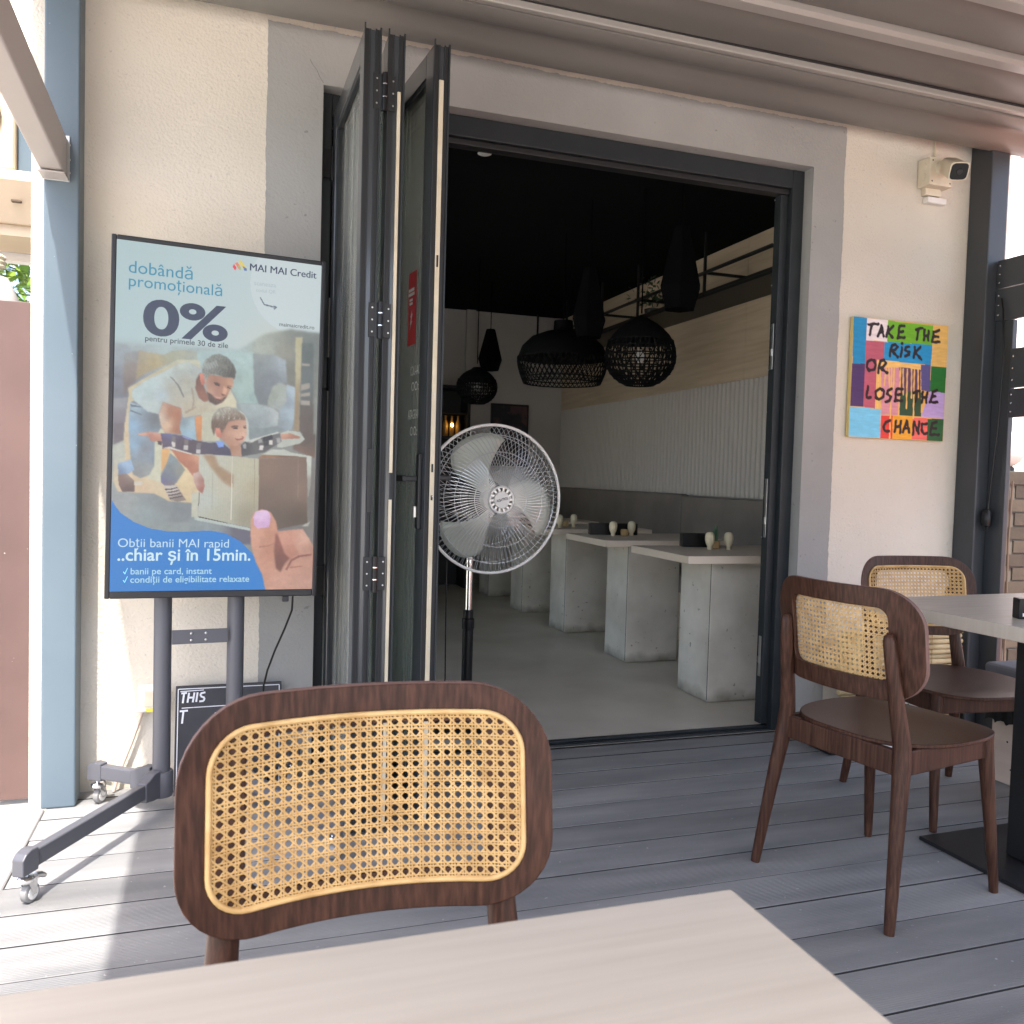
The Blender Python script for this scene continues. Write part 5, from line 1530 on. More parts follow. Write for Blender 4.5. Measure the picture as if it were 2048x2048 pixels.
def rr_loop(w, h, r, ns=14, nc=10, cx=0.0, cz=0.0):
    pts = []
    for (sx, sz, a0) in ((1, 1, 0), (-1, 1, PI / 2), (-1, -1, PI), (1, -1, 1.5 * PI)):
        for i in range(nc):
            a = a0 + (PI / 2) * i / nc
            pts.append((cx + sx * (w - r) + r * math.cos(a), cz + sz * (h - r) + r * math.sin(a)))
        # straight run to the next corner
        na = a0 + PI / 2
        p0 = (cx + sx * (w - r) + r * math.cos(na), cz + sz * (h - r) + r * math.sin(na))
        nx = {0: (-1, 1), 1: (-1, -1), 2: (1, -1), 3: (1, 1)}[int(round(a0 / (PI / 2)))]
        p1 = (cx + nx[0] * (w - r) + r * math.cos(na), cz + nx[1] * (h - r) + r * math.sin(na))
        for i in range(ns):
            t = i / ns
            pts.append((p0[0] + (p1[0] - p0[0]) * t, p0[1] + (p1[1] - p0[1]) * t))
    return pts


def make_chair(name, label, group):
    t = thing(name, label, 'chair', group=group)
    # bent plywood back with a window
    outer = rr_loop(BW, BH, .098)
    inner = rr_loop(.155, .094, .030)
    n_ = len(outer)
    T = .0075
    mb = MB()
    rings = 4
    for d in (T, -T):
        for k_ in range(rings + 1):
            q = k_ / rings
            for (a, b), (c, e) in zip(outer, inner):
                x, z = a + (c - a) * q, b + (e - b) * q + BZ
                mb.v.append(back_pt(x, z, d))
    half = (rings + 1) * n_
    for k_ in range(rings):
        for j in range(n_):
            j2 = (j + 1) % n_
            mb.f.append((k_ * n_ + j, k_ * n_ + j2, (k_ + 1) * n_ + j2, (k_ + 1) * n_ + j))
            mb.f.append((half + k_ * n_ + j2, half + k_ * n_ + j, half + (k_ + 1) * n_ + j, half + (k_ + 1) * n_ + j2))
    for k_ in (0, rings):
        for j in range(n_):
            j2 = (j + 1) % n_
            f_ = (k_ * n_ + j, half + k_ * n_ + j, half + k_ * n_ + j2, k_ * n_ + j2)
            mb.f.append(f_)
    bk = obj('backrest', mb, M['wood'], t, world=False, smooth=40)
    bk.data.materials.append(M['ply_edge'])
    for p in bk.data.polygons[-2 * n_:-n_]:
        p.material_index = 1
    b = bk.modifiers.new('bevel', 'BEVEL')
    b.width, b.segments, b.limit_method, b.angle_limit = .0022, 2, 'ANGLE', math.radians(50)
    # cane panel on the front face
    CW, CH, CR = .198, .108, .050
    p = .0137

    def inside(x, z):
        ax, az = abs(x), abs(z)
        if ax > CW or az > CH:
            return False
        if ax > CW - CR and az > CH - CR:
            return math.hypot(ax - CW + CR, az - CH + CR) <= CR
        return True
    cm = MB()

    def strand(x0, z0, dx, dz, w_, lift, ph):
        """one flat cane running through (x0,z0) along (dx,dz)"""
        step = .0048
        run = []
        i = -100
        ux, uz = -dz, dx
        while i <= 100:
            x, z = x0 + dx * step * i, z0 + dz * step * i
            if inside(x, z):
                run.append((x, z, i))
            elif run:
                break
            i += 1
        if len(run) < 2:
            return
        base = len(cm.v)
        for x, z, i in run:
            d = T + .0017 + lift + .0004 * math.sin(ph + i * step / p * PI)
            for s_, dd in ((-1, 0), (0, .0010), (1, 0)):
                cm.v.append(back_pt(x + ux * w_ * s_, z + uz * w_ * s_ + BZ, d + dd))
        for q in range(len(run) - 1):
            for s_ in range(3):
                s2 = (s_ + 1) % 3
                cm.f.append((base + q * 3 + s_, base + q * 3 + s2, base + q * 3 + 3 + s2, base + q * 3 + 3 + s_))
    r5 = random.Random(11)
    nx, nz = 15, 9
    for i in range(-nx, nx + 1):
        for s_ in (-1, 1):
            strand(i * p + s_ * .0018 + r5.uniform(-.0005, .0005), 0, r5.uniform(-.003, .003), 1, .00105, 0, i * PI)
    for j in range(-nz, nz + 1):
        for s_ in (-1, 1):
            strand(0, (j + .5) * p + s_ * .0018 + r5.uniform(-.0005, .0005), 1, r5.uniform(-.002, .002), .00105, .0007, j * PI)
    q2 = math.sqrt(.5)
    for i in range(-26, 27):
        # diagonals pass half-way between the crossings
        strand(i * p + r5.uniform(-.0002, .0002), 0, q2, -q2, .0009, -.0005, i)
        strand(i * p + r5.uniform(-.0002, .0002), 0, q2, q2, .0012, .0016, i)
    cn = obj('cane_weave', cm, M['cane'], t, world=False, smooth=60, fix=False)
    cn['kind'] = 'stuff'
    obj('cane_border', MB().tube([back_pt(x, z + BZ, T + .0026) for x, z in rr_loop(CW, CH, CR, 12, 8)], .0036, 8, closed=True), M['cane'], t, world=False, smooth=60)
    # rear legs
    for sg in (-1, 1):
        obj('leg', MB().tube([(sg * .225, -.230, .0), (sg * .2225, -.2255, .03), (sg * .208, -.196, .22), (sg * .192, -.166, .405), (sg * .188, -.163, .45), (sg * .181, -.172, .52), (sg * .172, -.196, .66), (sg * .168, -.2035, .715), (sg * .1675, -.2045, .728), (sg * .167, -.205, .734)],
                             [.0125, .0140, .0180, .0228, .0228, .0205, .0172, .0160, .0125, .004], 14), M['wood'], t, world=False, smooth=50)
    for sg in (-1, 1):
        obj('leg', MB().tube([(sg * .203, .232, .0), (sg * .202, .230, .03), (sg * .192, .212, .22), (sg * .182, .196, .40), (sg * .181, .195, .437)],
                             [.0115, .0128, .0165, .0205, .0205], 14), M['wood'], t, world=False, smooth=50)
    # apron rails
    ap = MB()
    ap.box(-.172, .172, -.176, -.156, .372, .437)
    obj('apron', ap, M['wood'], t, world=False, bevel=.004)
    obj('apron', MB().box(-.166, .166, .186, .206, .372, .436), M['wood'], t, world=False, bevel=.004)
    for sg in (-1, 1):
        a = Vector((sg * .185, -.156, 0))
        b_ = Vector((sg * .180, .186, 0))
        l_ = (b_ - a).length
        u = ((b_ - a).x / l_, (b_ - a).y / l_)
        obj('apron', MB().obox((a.x, a.y), u, 0, l_, -.011, .011, .372, .436), M['wood'], t, world=False, bevel=.004)
    # seat: dished veneer plate
    loop = []
    for i in range(64):
        a = 2 * PI * i / 64
        c, s_ = math.cos(a), math.sin(a)
        x = .232 * math.copysign(abs(c) ** .62, c)
        y_ = .225 * math.copysign(abs(s_) ** .70, s_) + .045
        if y_ < .045:
            x *= 1 - .13 * ((.045 - y_) / .225) ** 1.5
        loop.append((x, y_))
    sm = MB()
    R = 8
    for top in (1, 0):
        for k_ in range(R + 1):
            q = k_ / R
            for x, y_ in loop:
                xx, yy_ = x * q, (y_ - .045) * q + .045
                z = .448 - .012 * (1 - q * q) - (.010 * max(0, (yy_ - .16) / .11) ** 2 if yy_ > .16 else 0)
                sm.v.append((xx, yy_, z + (0 if top else -.011)))
    hs = (R + 1) * 64
    for k_ in range(R):
        for j in range(64):
            j2 = (j + 1) % 64
            sm.f.append((k_ * 64 + j, (k_ + 1) * 64 + j, (k_ + 1) * 64 + j2, k_ * 64 + j2))
            sm.f.append((hs + k_ * 64 + j, hs + k_ * 64 + j2, hs + (k_ + 1) * 64 + j2, hs + (k_ + 1) * 64 + j))
    for j in range(64):
        j2 = (j + 1) % 64
        sm.f.append((R * 64 + j, hs + R * 64 + j, hs + R * 64 + j2, R * 64 + j2))
    se = obj('seat', sm, M['wood'], t, world=False, smooth=40)
    b = se.modifiers.new('bevel', 'BEVEL')
    b.width, b.segments, b.limit_method, b.angle_limit = .003, 2, 'ANGLE', math.radians(50)
    return t


GRP = 'dark wood cane-back chairs'
chN = make_chair('cane_chair', 'dark wood cane-back chair in the foreground, facing the near table', GRP)
chN.location = (.182, .888, 0)
chN.rotation_euler = (0, 0, PI + math.radians(.5))
chN.scale = (.977, .977, .977)
chA = copy_tree(chN)
chA['label'] = 'dark wood cane-back chair seen from behind, in front of the doorway'
chA.scale = chB_scale = (1, 1, 1)
chA.location = (1.747, 1.924, 0)
chA.rotation_euler = (0, 0, math.radians(10.6 - 90))
chB = copy_tree(chN)
chB['label'] = 'dark wood cane-back chair beyond the right table, below the painting'
chB.scale = chB_scale
chB.location = (2.395, 2.345, 0)
chB.rotation_euler = (0, 0, PI + math.radians(-6.5))

# ================================================================== TERRACE TABLES
tn = thing('near_table', 'pale laminate table top filling the bottom foreground', 'table', (.06, .28, 0))
obj('table_top', MB().box(-.36, .431, -.14, .646, .702, .74), M['table'], tn, bevel=.002)
obj('column', MB().box(-.0, .08, .21, .29, .012, .702), M['black'], tn, bevel=.004)
obj('base_plate', MB().box(-.18, .26, .03, .47, 0, .012), M['black'], tn, bevel=.002)
tr = thing('right_table', 'pale laminate table with black pedestal at the right edge', 'table', (2.27, 1.87, 0))
obj('table_top', MB().obox((1.905, 2.19), (.05, -.9987), 0, .74, 0, .70, .712, .75), M['table'], tr, bevel=.002)
obj('column', MB().box(2.232, 2.312, 1.845, 1.925, .012, .712), M['black'], tr, bevel=.004)
obj('base_plate', MB().obox((2.075, 2.10), (.02, -.9998), 0, .42, 0, .42, 0, .012), M['black'], tr, bevel=.002)
mh = thing('menu_stand', 'black menu holder with white print on the right terrace table', 'menu holder', (2.13, 1.75, .75), math.radians(-25))
obj('case', MB().box(-.08, .08, -.02, .02, 0, .056), M['blackpl'], mh, world=False, bevel=.003)
mp_ = MB()
for i in range(6):
    mp_.add([(-.070 + i * .014, -.0206, .008), (-.062 + i * .014, -.0206, .008), (-.062 + i * .014, -.0206, .017), (-.070 + i * .014, -.0206, .017)], [(0, 1, 2, 3)])
obj('print', mp_, M['sticker_w'], mh, world=False, fix=False)

# ================================================================== PEDESTAL FAN
FX, FY, FZ = 1.085, 3.50, 1.0
fan = thing('pedestal_fan', 'large chrome pedestal fan standing inside the doorway', 'fan', (FX, FY, 0.006), math.radians(6))
RF = .315
fan_z = FZ - .006


def ring(r, y_, rad, n_=64, m_=6):
    return MB().tube([(r * math.cos(2 * PI * i / n_), y_, fan_z + r * math.sin(2 * PI * i / n_)) for i in range(n_)], rad, m_, closed=True)


cage = obj('cage_rim', ring(RF, 0, .0065, 72, 8), M['white'], fan, world=False, smooth=60)
fc = MB()
NW = 84


def dome(r, sg):
    q = r / RF
    return sg * (.085 - .085 * q ** 3.2)


for sg in (-1, 1):
    for i in range(NW):
        a = 2 * PI * i / NW + (0.03 if sg > 0 else 0)
        pts = []
        for r in (.062, .10, .15, .20, .25, .29, RF):
            aa = a + (-sg) * .22 * (r / RF) ** 2
            pts.append((r * math.cos(aa), dome(r, sg), fan_z + r * math.sin(aa)))
        fc.tube(pts, .0014 if sg < 0 else .0010, 4, caps=False)
    for r, rad in ((.118, .0016), (.20, .0018), (.272, .0018)):
        fc.tube([(r * math.cos(2 * PI * i / 60), dome(r, sg), fan_z + r * math.sin(2 * PI * i / 60)) for i in range(60)], rad, 4, closed=True)
cg = obj('wire_cage', fc, M['wire'], fan, world=False, smooth=60, fix=False)
cg['kind'] = 'stuff'
# three broad blades
for q in range(3):
    a0 = math.radians(12 + 120 * q)
    mb = MB()
    nr, nc = 10, 9
    for i in range(nr):
        r = .045 + (.285 - .045) * i / (nr - 1)
        wid = .34 + .55 * math.sin(PI * min(1, (i + .6) / (nr - 1)) * .62)
        skew = -.42 * (r / .285) ** 1.6
        rt = 1 - (.05 if i == nr - 1 else 0)
        for j in range(nc):
            s_ = j / (nc - 1) - .5
            edge = 1 - .10 * (abs(s_) * 2) ** 3 * (i / (nr - 1)) ** 3
            aa = a0 + skew + s_ * wid * 1.12
            mb.v.append((r * edge * math.cos(aa), .012 + s_ * .055, fan_z + r * edge * math.sin(aa)))
    for i in range(nr - 1):
        for j in range(nc - 1):
            mb.f.append((i * nc + j, i * nc + j + 1, (i + 1) * nc + j + 1, (i + 1) * nc + j))
    o = obj('blade', mb, M['blade'], fan, world=False, smooth=60, fix=False)
    sd = o.modifiers.new('solid', 'SOLIDIFY')
    sd.thickness = .0015
    for rr_ in (.075, .09):
        obj('rivet', MB().lathe([(.004, -.016), (.003, -.019), (.0, -.02)], (rr_ * math.cos(a0 - .1), .006, fan_z + rr_ * math.sin(a0 - .1)), 8, 'y'), M['chrome'], o, world=False)
obj('spinner', MB().lathe([(.05, .03), (.05, -.012), (.03, -.03), (.01, -.034)], (0, 0, fan_z), 24, 'y'), M['steel'], fan, world=False, smooth=40)
bdg = obj('front_boss', MB().lathe([(.058, -.080), (.060, -.086), (.056, -.091), (.050, -.090)], (0, 0, fan_z), 36, 'y', cap=False), M['white'], fan, world=False, smooth=40)
for i in range(14):
    a = 2 * PI * i / 14
    P = lambda r, a_: (r * math.cos(a_), -.086, fan_z + r * math.sin(a_))
    sp = MB()
    for yy_ in (-.090, -.084):
        for r, da in ((.036, -.10), (.053, -.02), (.053, .16), (.036, .14)):
            sp.v.append((r * math.cos(a + da), yy_, fan_z + r * math.sin(a + da)))
    sp.f += [(0, 1, 2, 3), (7, 6, 5, 4), (0, 4, 5, 1), (1, 5, 6, 2), (2, 6, 7, 3), (3, 7, 4, 0)]
    obj('vane', sp, M['steel'], bdg, world=False)
obj('badge', MB().lathe([(.036, -.082), (.036, -.093), (.034, -.096), (.0, -.096)], (0, 0, fan_z), 32, 'y'), M['white'], bdg, world=False, smooth=40)
lt = MB()
ca, sa = math.cos(math.radians(14)), math.sin(math.radians(14))
put_text(lt, 'ALBATROS', .052, lambda a, b: (((a - .026) * ca - (b - .004) * sa), -.0967, fan_z + (a - .026) * sa + (b - .004) * ca), .01, .011)
obj('lettering', lt, M['black'], bdg, world=False, fix=False)
obj('motor', MB().lathe([(.055, .055), (.085, .075), (.09, .12), (.08, .20), (.05, .225), (.0, .228)], (0, 0, fan_z), 28, 'y'), M['black'], fan, world=False, smooth=40)
obj('knob', MB().box(-.20, -.12, .09, .12, fan_z + .0, fan_z + .03), M['blackpl'], fan, world=False, bevel=.005)
PXo, PYo = -.052, .12
obj('neck', MB().tube([(0, .13, fan_z - .05), (PXo * .6, PYo, fan_z - .13), (PXo, PYo, fan_z - .20)], [.03, .026, .022], 14), M['black'], fan, world=False, smooth=50)
obj('tube', MB().tube([(PXo, PYo, .42), (PXo, PYo, fan_z - .16)], .0145, 18), M['chrome'], fan, world=False, smooth=50)
obj('collar', MB().lathe([(.019, .535), (.022, .53), (.022, .50), (.027, .495), (.027, .455), (.024, .445)], (PXo, PYo, -.03), 14), M['blackpl'], fan, world=False, smooth=30)
obj('sleeve', MB().lathe([(.024, .06), (.024, .418)], (PXo, PYo, 0), 18), M['blackpl'], fan, world=False, smooth=50)
obj('base', MB().lathe([(.23, 0), (.235, .012), (.20, .035), (.06, .06), (.03, .075), (.0, .075)], (PXo, PYo, 0), 40), M['black'], fan, world=False, smooth=40)
fcb = obj('fan_cable', MB().tube([(FX - .155, FY + .16, .93), (FX - .158, FY + .15, .7), (FX - .156, FY + .15, .45), (FX - .15, FY + .16, .2), (FX - .16, FY + .18, .03), (FX - .25, FY + .3, .012)], .003, 6), M['blackpl'], smooth=60)
props(fcb, 'thin black cable hanging behind the pedestal fan', 'cable')

# ================================================================== PERGOLA
pg = thing('pergola', 'steel pergola with ribbed grey fabric roof over the terrace', 'pergola', (1.4, 3.0, 0))
obj('post', MB().box(-.541, -.441, 3.015, 3.115, 0.001, 2.70), M['post'], pg, bevel=.006, seg=3)
obj('post', MB().box(3.222, 3.325, 3.03, W - .001, 0.001, 2.66), M['postdark'], pg, bevel=.006, seg=3)
# beam running out from the left post, rising slightly
bm_ = MB()
for y_ in (3.009, -.87):
    dz = (3.009 - y_) * .059
    bm_.v += [(-.541, y_, 1.98 + dz), (-.475, y_, 1.98 + dz), (-.475, y_, 2.104 + dz), (-.541, y_, 2.104 + dz)]
bm_.f += [(0, 1, 2, 3), (7, 6, 5, 4), (0, 4, 5, 1), (1, 5, 6, 2), (2, 6, 7, 3), (3, 7, 4, 0)]
be = obj('side_beam', bm_, M['beam'], pg, bevel=.006, seg=3)
obj('end_plate', MB().box(-.544, -.468, 3.009, 3.015, 1.972, 2.112), M['steel'], be, bevel=.001)
obj('lower_plate', MB().box(-.543, -.470, 2.935, 3.009, 1.974, 1.979), M['beam'], be, bevel=.001)
for zz in (2.0, 2.04, 2.085):
    obj('screw', MB().lathe([(.004, 0), (.003, .002), (0, .0025)], (-.468, 3.012, zz), 8, 'x'), M['steel'], be)
# roof: rear fold by the wall, then aluminium bars with fabric sagging between them
X0, X1 = -.60, 3.46
RX = [X0 + (X1 - X0) * i / 10 for i in range(11)]


def swept(prof, xs, wob=0.0, seed=1):
    r_ = random.Random(seed)
    mb = MB()
    n_ = len(prof)
    for i, x in enumerate(xs):
        for (a, b) in prof:
            mb.v.append((x, a, b + r_.uniform(-wob, wob)))
    for i in range(len(xs) - 1):
        for j in range(n_):
            j2 = (j + 1) % n_
            mb.f.append((i * n_ + j, i * n_ + j2, (i + 1) * n_ + j2, (i + 1) * n_ + j))
    mb.f.append(tuple(range(n_)))
    mb.f.append(tuple((len(xs) - 1) * n_ + j for j in reversed(range(n_))))
    return mb


obj('rear_fold', swept([(W - .001, 2.78), (W - .001, 2.69), (3.12, 2.655), (3.09, 2.632), (3.05, 2.612), (3.0, 2.604), (2.955, 2.612), (2.915, 2.632), (2.888, 2.640), (2.862, 2.632), (2.835, 2.614), (2.80, 2.608), (2.770, 2.612), (2.752, 2.618), (2.752, 2.74)], RX, .003, 3), M['fabric'], pg, smooth=50)
obj('gap_seal', MB().box(X0, X1, 2.7475, 2.752, 2.640, 2.74), M['bardark'], pg)
obj('roof_bar', MB().box(X0, X1, 2.722, 2.7475, 2.622, 2.74), M['bar'], pg, bevel=.004)
obj('gap_seal', MB().box(X0, X1, 2.718, 2.722, 2.645, 2.74), M['bardark'], pg)
bar_p = [(-.035, .0), (-.033, -.022), (-.022, -.034), (.022, -.034), (.033, -.022), (.035, .0), (.035, .05), (-.035, .05)]
y_ = 2.715
src_b = src_f = None
k = 0
SPC = .30
while y_ > -.55:
    # fabric panel from y_ to y_-0.23, sagging
    if src_f is None:
        pr = [(0.003, 2.652), (-.03, 2.645), (-.08, 2.637), (-.13, 2.635), (-.18, 2.640), (-.215, 2.652), (-.23, 2.662), (-.23, 2.70), (-.13, 2.675), (0, 2.70)]
        src_f = obj('fabric_panel', swept(pr, RX, .003, 9), M['fabric'], pg, world=False, smooth=50)
        src_f.location = Vector((0, y_, 0)) - Vector(pg.location)
        src_b = obj('roof_bar', swept([(a, 2.655 + b) for a, b in bar_p], [X0, X1]), M['bar'], pg, world=False, smooth=30)
        src_b.location = Vector((0, y_ - .265, 0)) - Vector(pg.location)
    else:
        share('fabric_panel', src_f, pg, Vector((0, y_, 0)) - Vector(pg.location))
        share('roof_bar', src_b, pg, Vector((0, y_ - .265, 0)) - Vector(pg.location))
    y_ -= SPC
obj('side_rail', MB().box(X0 - .04, X0 - .001, -.87, 3.10, 2.63, 2.76), M['bar'], pg, bevel=.004)
obj('side_rail', MB().box(X1 + .001, X1 + .04, -.87, 3.10, 2.63, 2.76), M['bar'], pg, bevel=.004)
obj('front_beam', MB().box(X0 - .04, X1 + .04, -.97, -.87, 2.58, 2.76), M['postdark'], pg, bevel=.004)
for x in (X0, X1 - .06):
    obj('post', MB().box(x, x + .1, -.965, -.875, .001, 2.58), M['postdark'], pg, bevel=.006)

# ================================================================== SLAT FENCE at the right end of the terrace
sf = thing('slat_fence', 'anthracite slatted side fence joined to the right post', 'fence', (3.3, 2.0, 0))
obj('upright', MB().box(3.286, 3.312, 2.935, 3.028, .001, 1.852), M['postdark'], sf, bevel=.003)
for z0, z1 in ((2.0, 2.125), (1.853, 1.996), (1.55, 1.722), (1.42, 1.545)):
    s_ = obj('slat', MB().box(3.276, 3.300, -2.3, 3.026 if z1 > 1.8 else 2.934, z0, z1), M['postdark'], sf, bevel=.003)
    for i in range(3):
        zz = z0 + (z1 - z0) * (.2 + .3 * i)
        obj('screw', MB().lathe([(.0045, 0), (.004, -.002), (.0, -.003)], (3.276, (3.010 if z1 > 1.8 else 2.918), zz), 8, 'x'), M['chrome'], s_)
cbl = obj('hanging_cable', MB().tube([(3.268, 2.985, 1.95), (3.262, 2.97, 1.90), (3.262, 2.955, 1.7), (3.262, 2.965, 1.4), (3.262, 2.985, 1.15), (3.262, 2.995, 1.03)], .004, 6)
          .tube([(3.262, 2.995, 1.03), (3.262, 2.997, 1.0)], [.006, .008], 8)
          .lathe([(.010, 1.012), (.021, 1.0), (.022, .96), (.017, .935), (.0, .93)], (3.258, 2.998, 0), 12)
          .tube([(3.258, 2.990, .935), (3.258, 2.990, .912)], .0024, 6).tube([(3.258, 3.008, .935), (3.258, 3.008, .912)], .0024, 6), M['blackpl'], smooth=50)
props(cbl, 'black cable with a plug hanging on the right fence post', 'cable')

# ================================================================== THINGS ON THE FACADE
# painting on canvas
def paint_canvas(U, V, img):
    for c, poly in CANVAS_BLOCKS:
        img[inpoly(U, V, poly)] = c

    def stroke(pts, w_, c, a=1.0):
        for (x0, y0), (x1, y1) in zip(pts[:-1], pts[1:]):
            dx, dy = x1 - x0, y1 - y0
            t = np.clip(((U - x0) * dx + (V - y0) * dy) / max(dx * dx + dy * dy, 1e-9), 0, 1)
            d = np.hypot(U - x0 - t * dx, V - y0 - t * dy)
            ww = w_ * (1 + .25 * np.sin(U * 90 + V * 70))
            m_ = np.clip((ww - d) / .004 + .5, 0, 1)[..., None] * a
            img[:] = img * (1 - m_) + np.array(c) * m_
    rs_ = np.random.RandomState(8)
    br = blur(rs_.normal(0, 1, U.shape + (1,)), 2)[..., 0]
    br = np.cumsum(br, 1)
    br = br[:, 12:] - br[:, :-12]
    br = np.pad(br, ((0, 0), (6, 6)), 'edge')
    br /= br.std()
    img[:] = img * (1 + .018 * br)[..., None]      # brush marks
    for i, p in enumerate(CANVAS_DRIPS):
        stroke(p, .0075, (240, 190, 105))
    for p in CANVAS_STROKES:
        stroke(p, .0125, (38, 20, 24))
    return img


cimg = raster(190, 190, (232, 184, 100), paint_canvas)
cv = thing('canvas_painting', 'square colour-block canvas lettered take the risk or lose the chance', 'painting', (2.85, W - .02, 1.32))
cm_ = bpy.data.materials.new('canvas_paint')
cm_.use_nodes = True
t_ = cm_.node_tree
at = t_.nodes.new('ShaderNodeAttribute')
at.attribute_name = 'picture'
t_.links.new(at.outputs['Color'], t_.nodes['Principled BSDF'].inputs['Base Color'])
t_.nodes['Principled BSDF'].inputs['Roughness'].default_value = .55
K = 3.128 / 3.125
cx0, cx1, cz0, cz1 = 2.589, 3.114, 1.313, 1.838
obj('canvas_block', MB().box(cx0, cx1, W - .026, W - .0065, cz0, cz1), M['tan'], cv, bevel=.002)
inv = cv.matrix_basis.inverted()
picture_mesh('painted_face', cimg, lambda u, v: tuple(inv @ Vector((cx0 + .001 + u * (cx1 - cx0 - .002), W - .0268, cz1 - .001 - v * (cz1 - cz0 - .002)))), cm_, cv)

# security camera
sc = thing('security_camera', 'ivory security camera on a junction box high on the right wall', 'security camera', (2.97, W - .03, 2.5))
jb = obj('junction_box', MB().box(2.92, 3.05, W - .075, W - .003, 2.435, 2.555), M['ivory'], sc, bevel=.004)
for sx in (2.935, 3.035):
    for sz in (2.45, 2.54):
        obj('screw', MB().lathe([(.004, 0), (.003, -.001), (0, -.0012)], (sx, W - .075, sz), 8, 'y'), M['anth'], jb)
for zz in (2.475, 2.52):
    obj('knockout', MB().lathe([(.016, 0), (.015, -.002), (.0, -.003)], (2.92, W - .04, zz), 14, 'x'), M['ivory'], jb, smooth=40)
obj('mount', MB().lathe([(.036, 0), (.034, -.012), (.018, -.02), (.016, -.03)], (2.985, W - .075, 2.507), 20, 'y'), M['ivory'], sc, smooth=40)
hd = Vector((-.34, -.80, -.50)).normalized()
p0 = Vector((2.99, W - .105, 2.515))
obj('arm', MB().tube([(2.985, W - .095, 2.507), p0 + hd * .03], [.016, .02], 12), M['ivory'], sc, smooth=50)
fr_ = Vector((0, 0, 1))
rx = hd.cross(fr_).normalized()
ry = rx.cross(hd).normalized()


def rsq(c, w_, h_, n_=24):
    return [c + rx * (w_ * math.copysign(abs(math.cos(2 * PI * i / n_)) ** .45, math.cos(2 * PI * i / n_))) + ry * (h_ * math.copysign(abs(math.sin(2 * PI * i / n_)) ** .45, math.sin(2 * PI * i / n_))) for i in range(n_)]


def loft(loops):
    mb = MB()
    n_ = len(loops[0])
    for l_ in loops:
        mb.v += [tuple(p) for p in l_]
    for i in range(len(loops) - 1):
        for j in range(n_):
            j2 = (j + 1) % n_
            mb.f.append((i * n_ + j, i * n_ + j2, (i + 1) * n_ + j2, (i + 1) * n_ + j))
    mb.f.append(tuple(reversed(range(n_))))
    mb.f.append(tuple((len(loops) - 1) * n_ + j for j in range(n_)))
    return mb


obj('housing', loft([rsq(p0 + hd * -.01, .018, .018), rsq(p0 + hd * .01, .034, .034), rsq(p0 + hd * .10, .038, .037), rsq(p0 + hd * .135, .040, .038), rsq(p0 + hd * .137, .037, .035)]), M['ivory'], sc, smooth=40)
obj('lens_face', loft([rsq(p0 + hd * .1372, .0355, .0335), rsq(p0 + hd * .1395, .0345, .0325)]), M['blackpl'], sc, smooth=30)
obj('lens', MB().tube([p0 + hd * .1395, p0 + hd * .142], [.013, .011], 16), M['black'], sc, smooth=40)
obj('conduit', MB().box(3.005, 3.013, W - .012, W - .002, 2.556, 2.70), M['ivory'], sc)
obj('conduit', MB().box(2.945, 3.03, W - .03, W - .003, 2.405, 2.436), M['ivory'], sc, bevel=.002)
obj('cable_cover', MB().box(2.955, 3.06, W - .035, W - .003, 2.372, 2.398), M['white'], sc, bevel=.003)

# socket box with its lead
so = thing('socket_box', 'white outdoor socket box low on the wall behind the screen stand', 'socket', (-.24, W - .03, .31))
obj('box', MB().box(-.268, -.186, W - .055, W - .001, .272, .358), M['white'], so, bevel=.006)
obj('lid', MB().box(-.246, -.192, W - .060, W - .055, .292, .346), M['ivory'], so, bevel=.003)
obj('label_strip', MB().box(-.240, -.215, W - .0565, W - .055, .274, .286), pmat('yellow_label', (.75, .65, .05), .5), so)
obj('lead', MB().tube([(-.252, W - .02, .272), (-.285, W - .02, .17), (-.322, W - .02, .07), (-.34, W - .03, .005)], .006, 8), pmat('pale_cable', (.66, .52, .42), .5), so, smooth=50)

# blackboard leaning on the wall behind the foreground chair
bb = thing('chalkboard', 'small black chalkboard sign with white hand lettering leaning on the wall', 'sign', (.03, 3.06, 0))
TX0, TX1, TZ = -.148, .200, .352
lean = lambda z: 3.03 + z * .22
bq_ = MB()
for dy in (0, .012):
    bq_.v += [(TX0, lean(0) + dy, .002), (TX1, lean(0) + dy, .002), (TX1, lean(TZ) + dy, TZ), (TX0, lean(TZ) + dy, TZ)]
bq_.f += [(0, 1, 2, 3), (7, 6, 5, 4), (0, 4, 5, 1), (1, 5, 6, 2), (2, 6, 7, 3), (3, 7, 4, 0)]
obj('board', bq_, M['chalk'], bb)
cw = MB()
on_bb = lambda x, z: (TX0 + x, lean(z) - .0015, z)
wd = TX1 - TX0


def chalk_line(x0, z0, x1, z1, w_=.0028):
    dx, dz = x1 - x0, z1 - z0
    l_ = math.hypot(dx, dz)
    ex, ez = -dz / l_ * w_ / 2, dx / l_ * w_ / 2
    cw.add([on_bb(x0 + ex, z0 + ez), on_bb(x1 + ex, z1 + ez), on_bb(x1 - ex, z1 - ez), on_bb(x0 - ex, z0 - ez)], [(0, 1, 2, 3)])


for a in ((.008, .344, wd - .008, .344), (.008, .344, .008, .01), (wd - .008, .344, wd - .008, .01), (.008, .01, wd - .008, .01), (.015, .336, .09, .338), (.02, .282, wd - .02, .285)):
    chalk_line(*a)
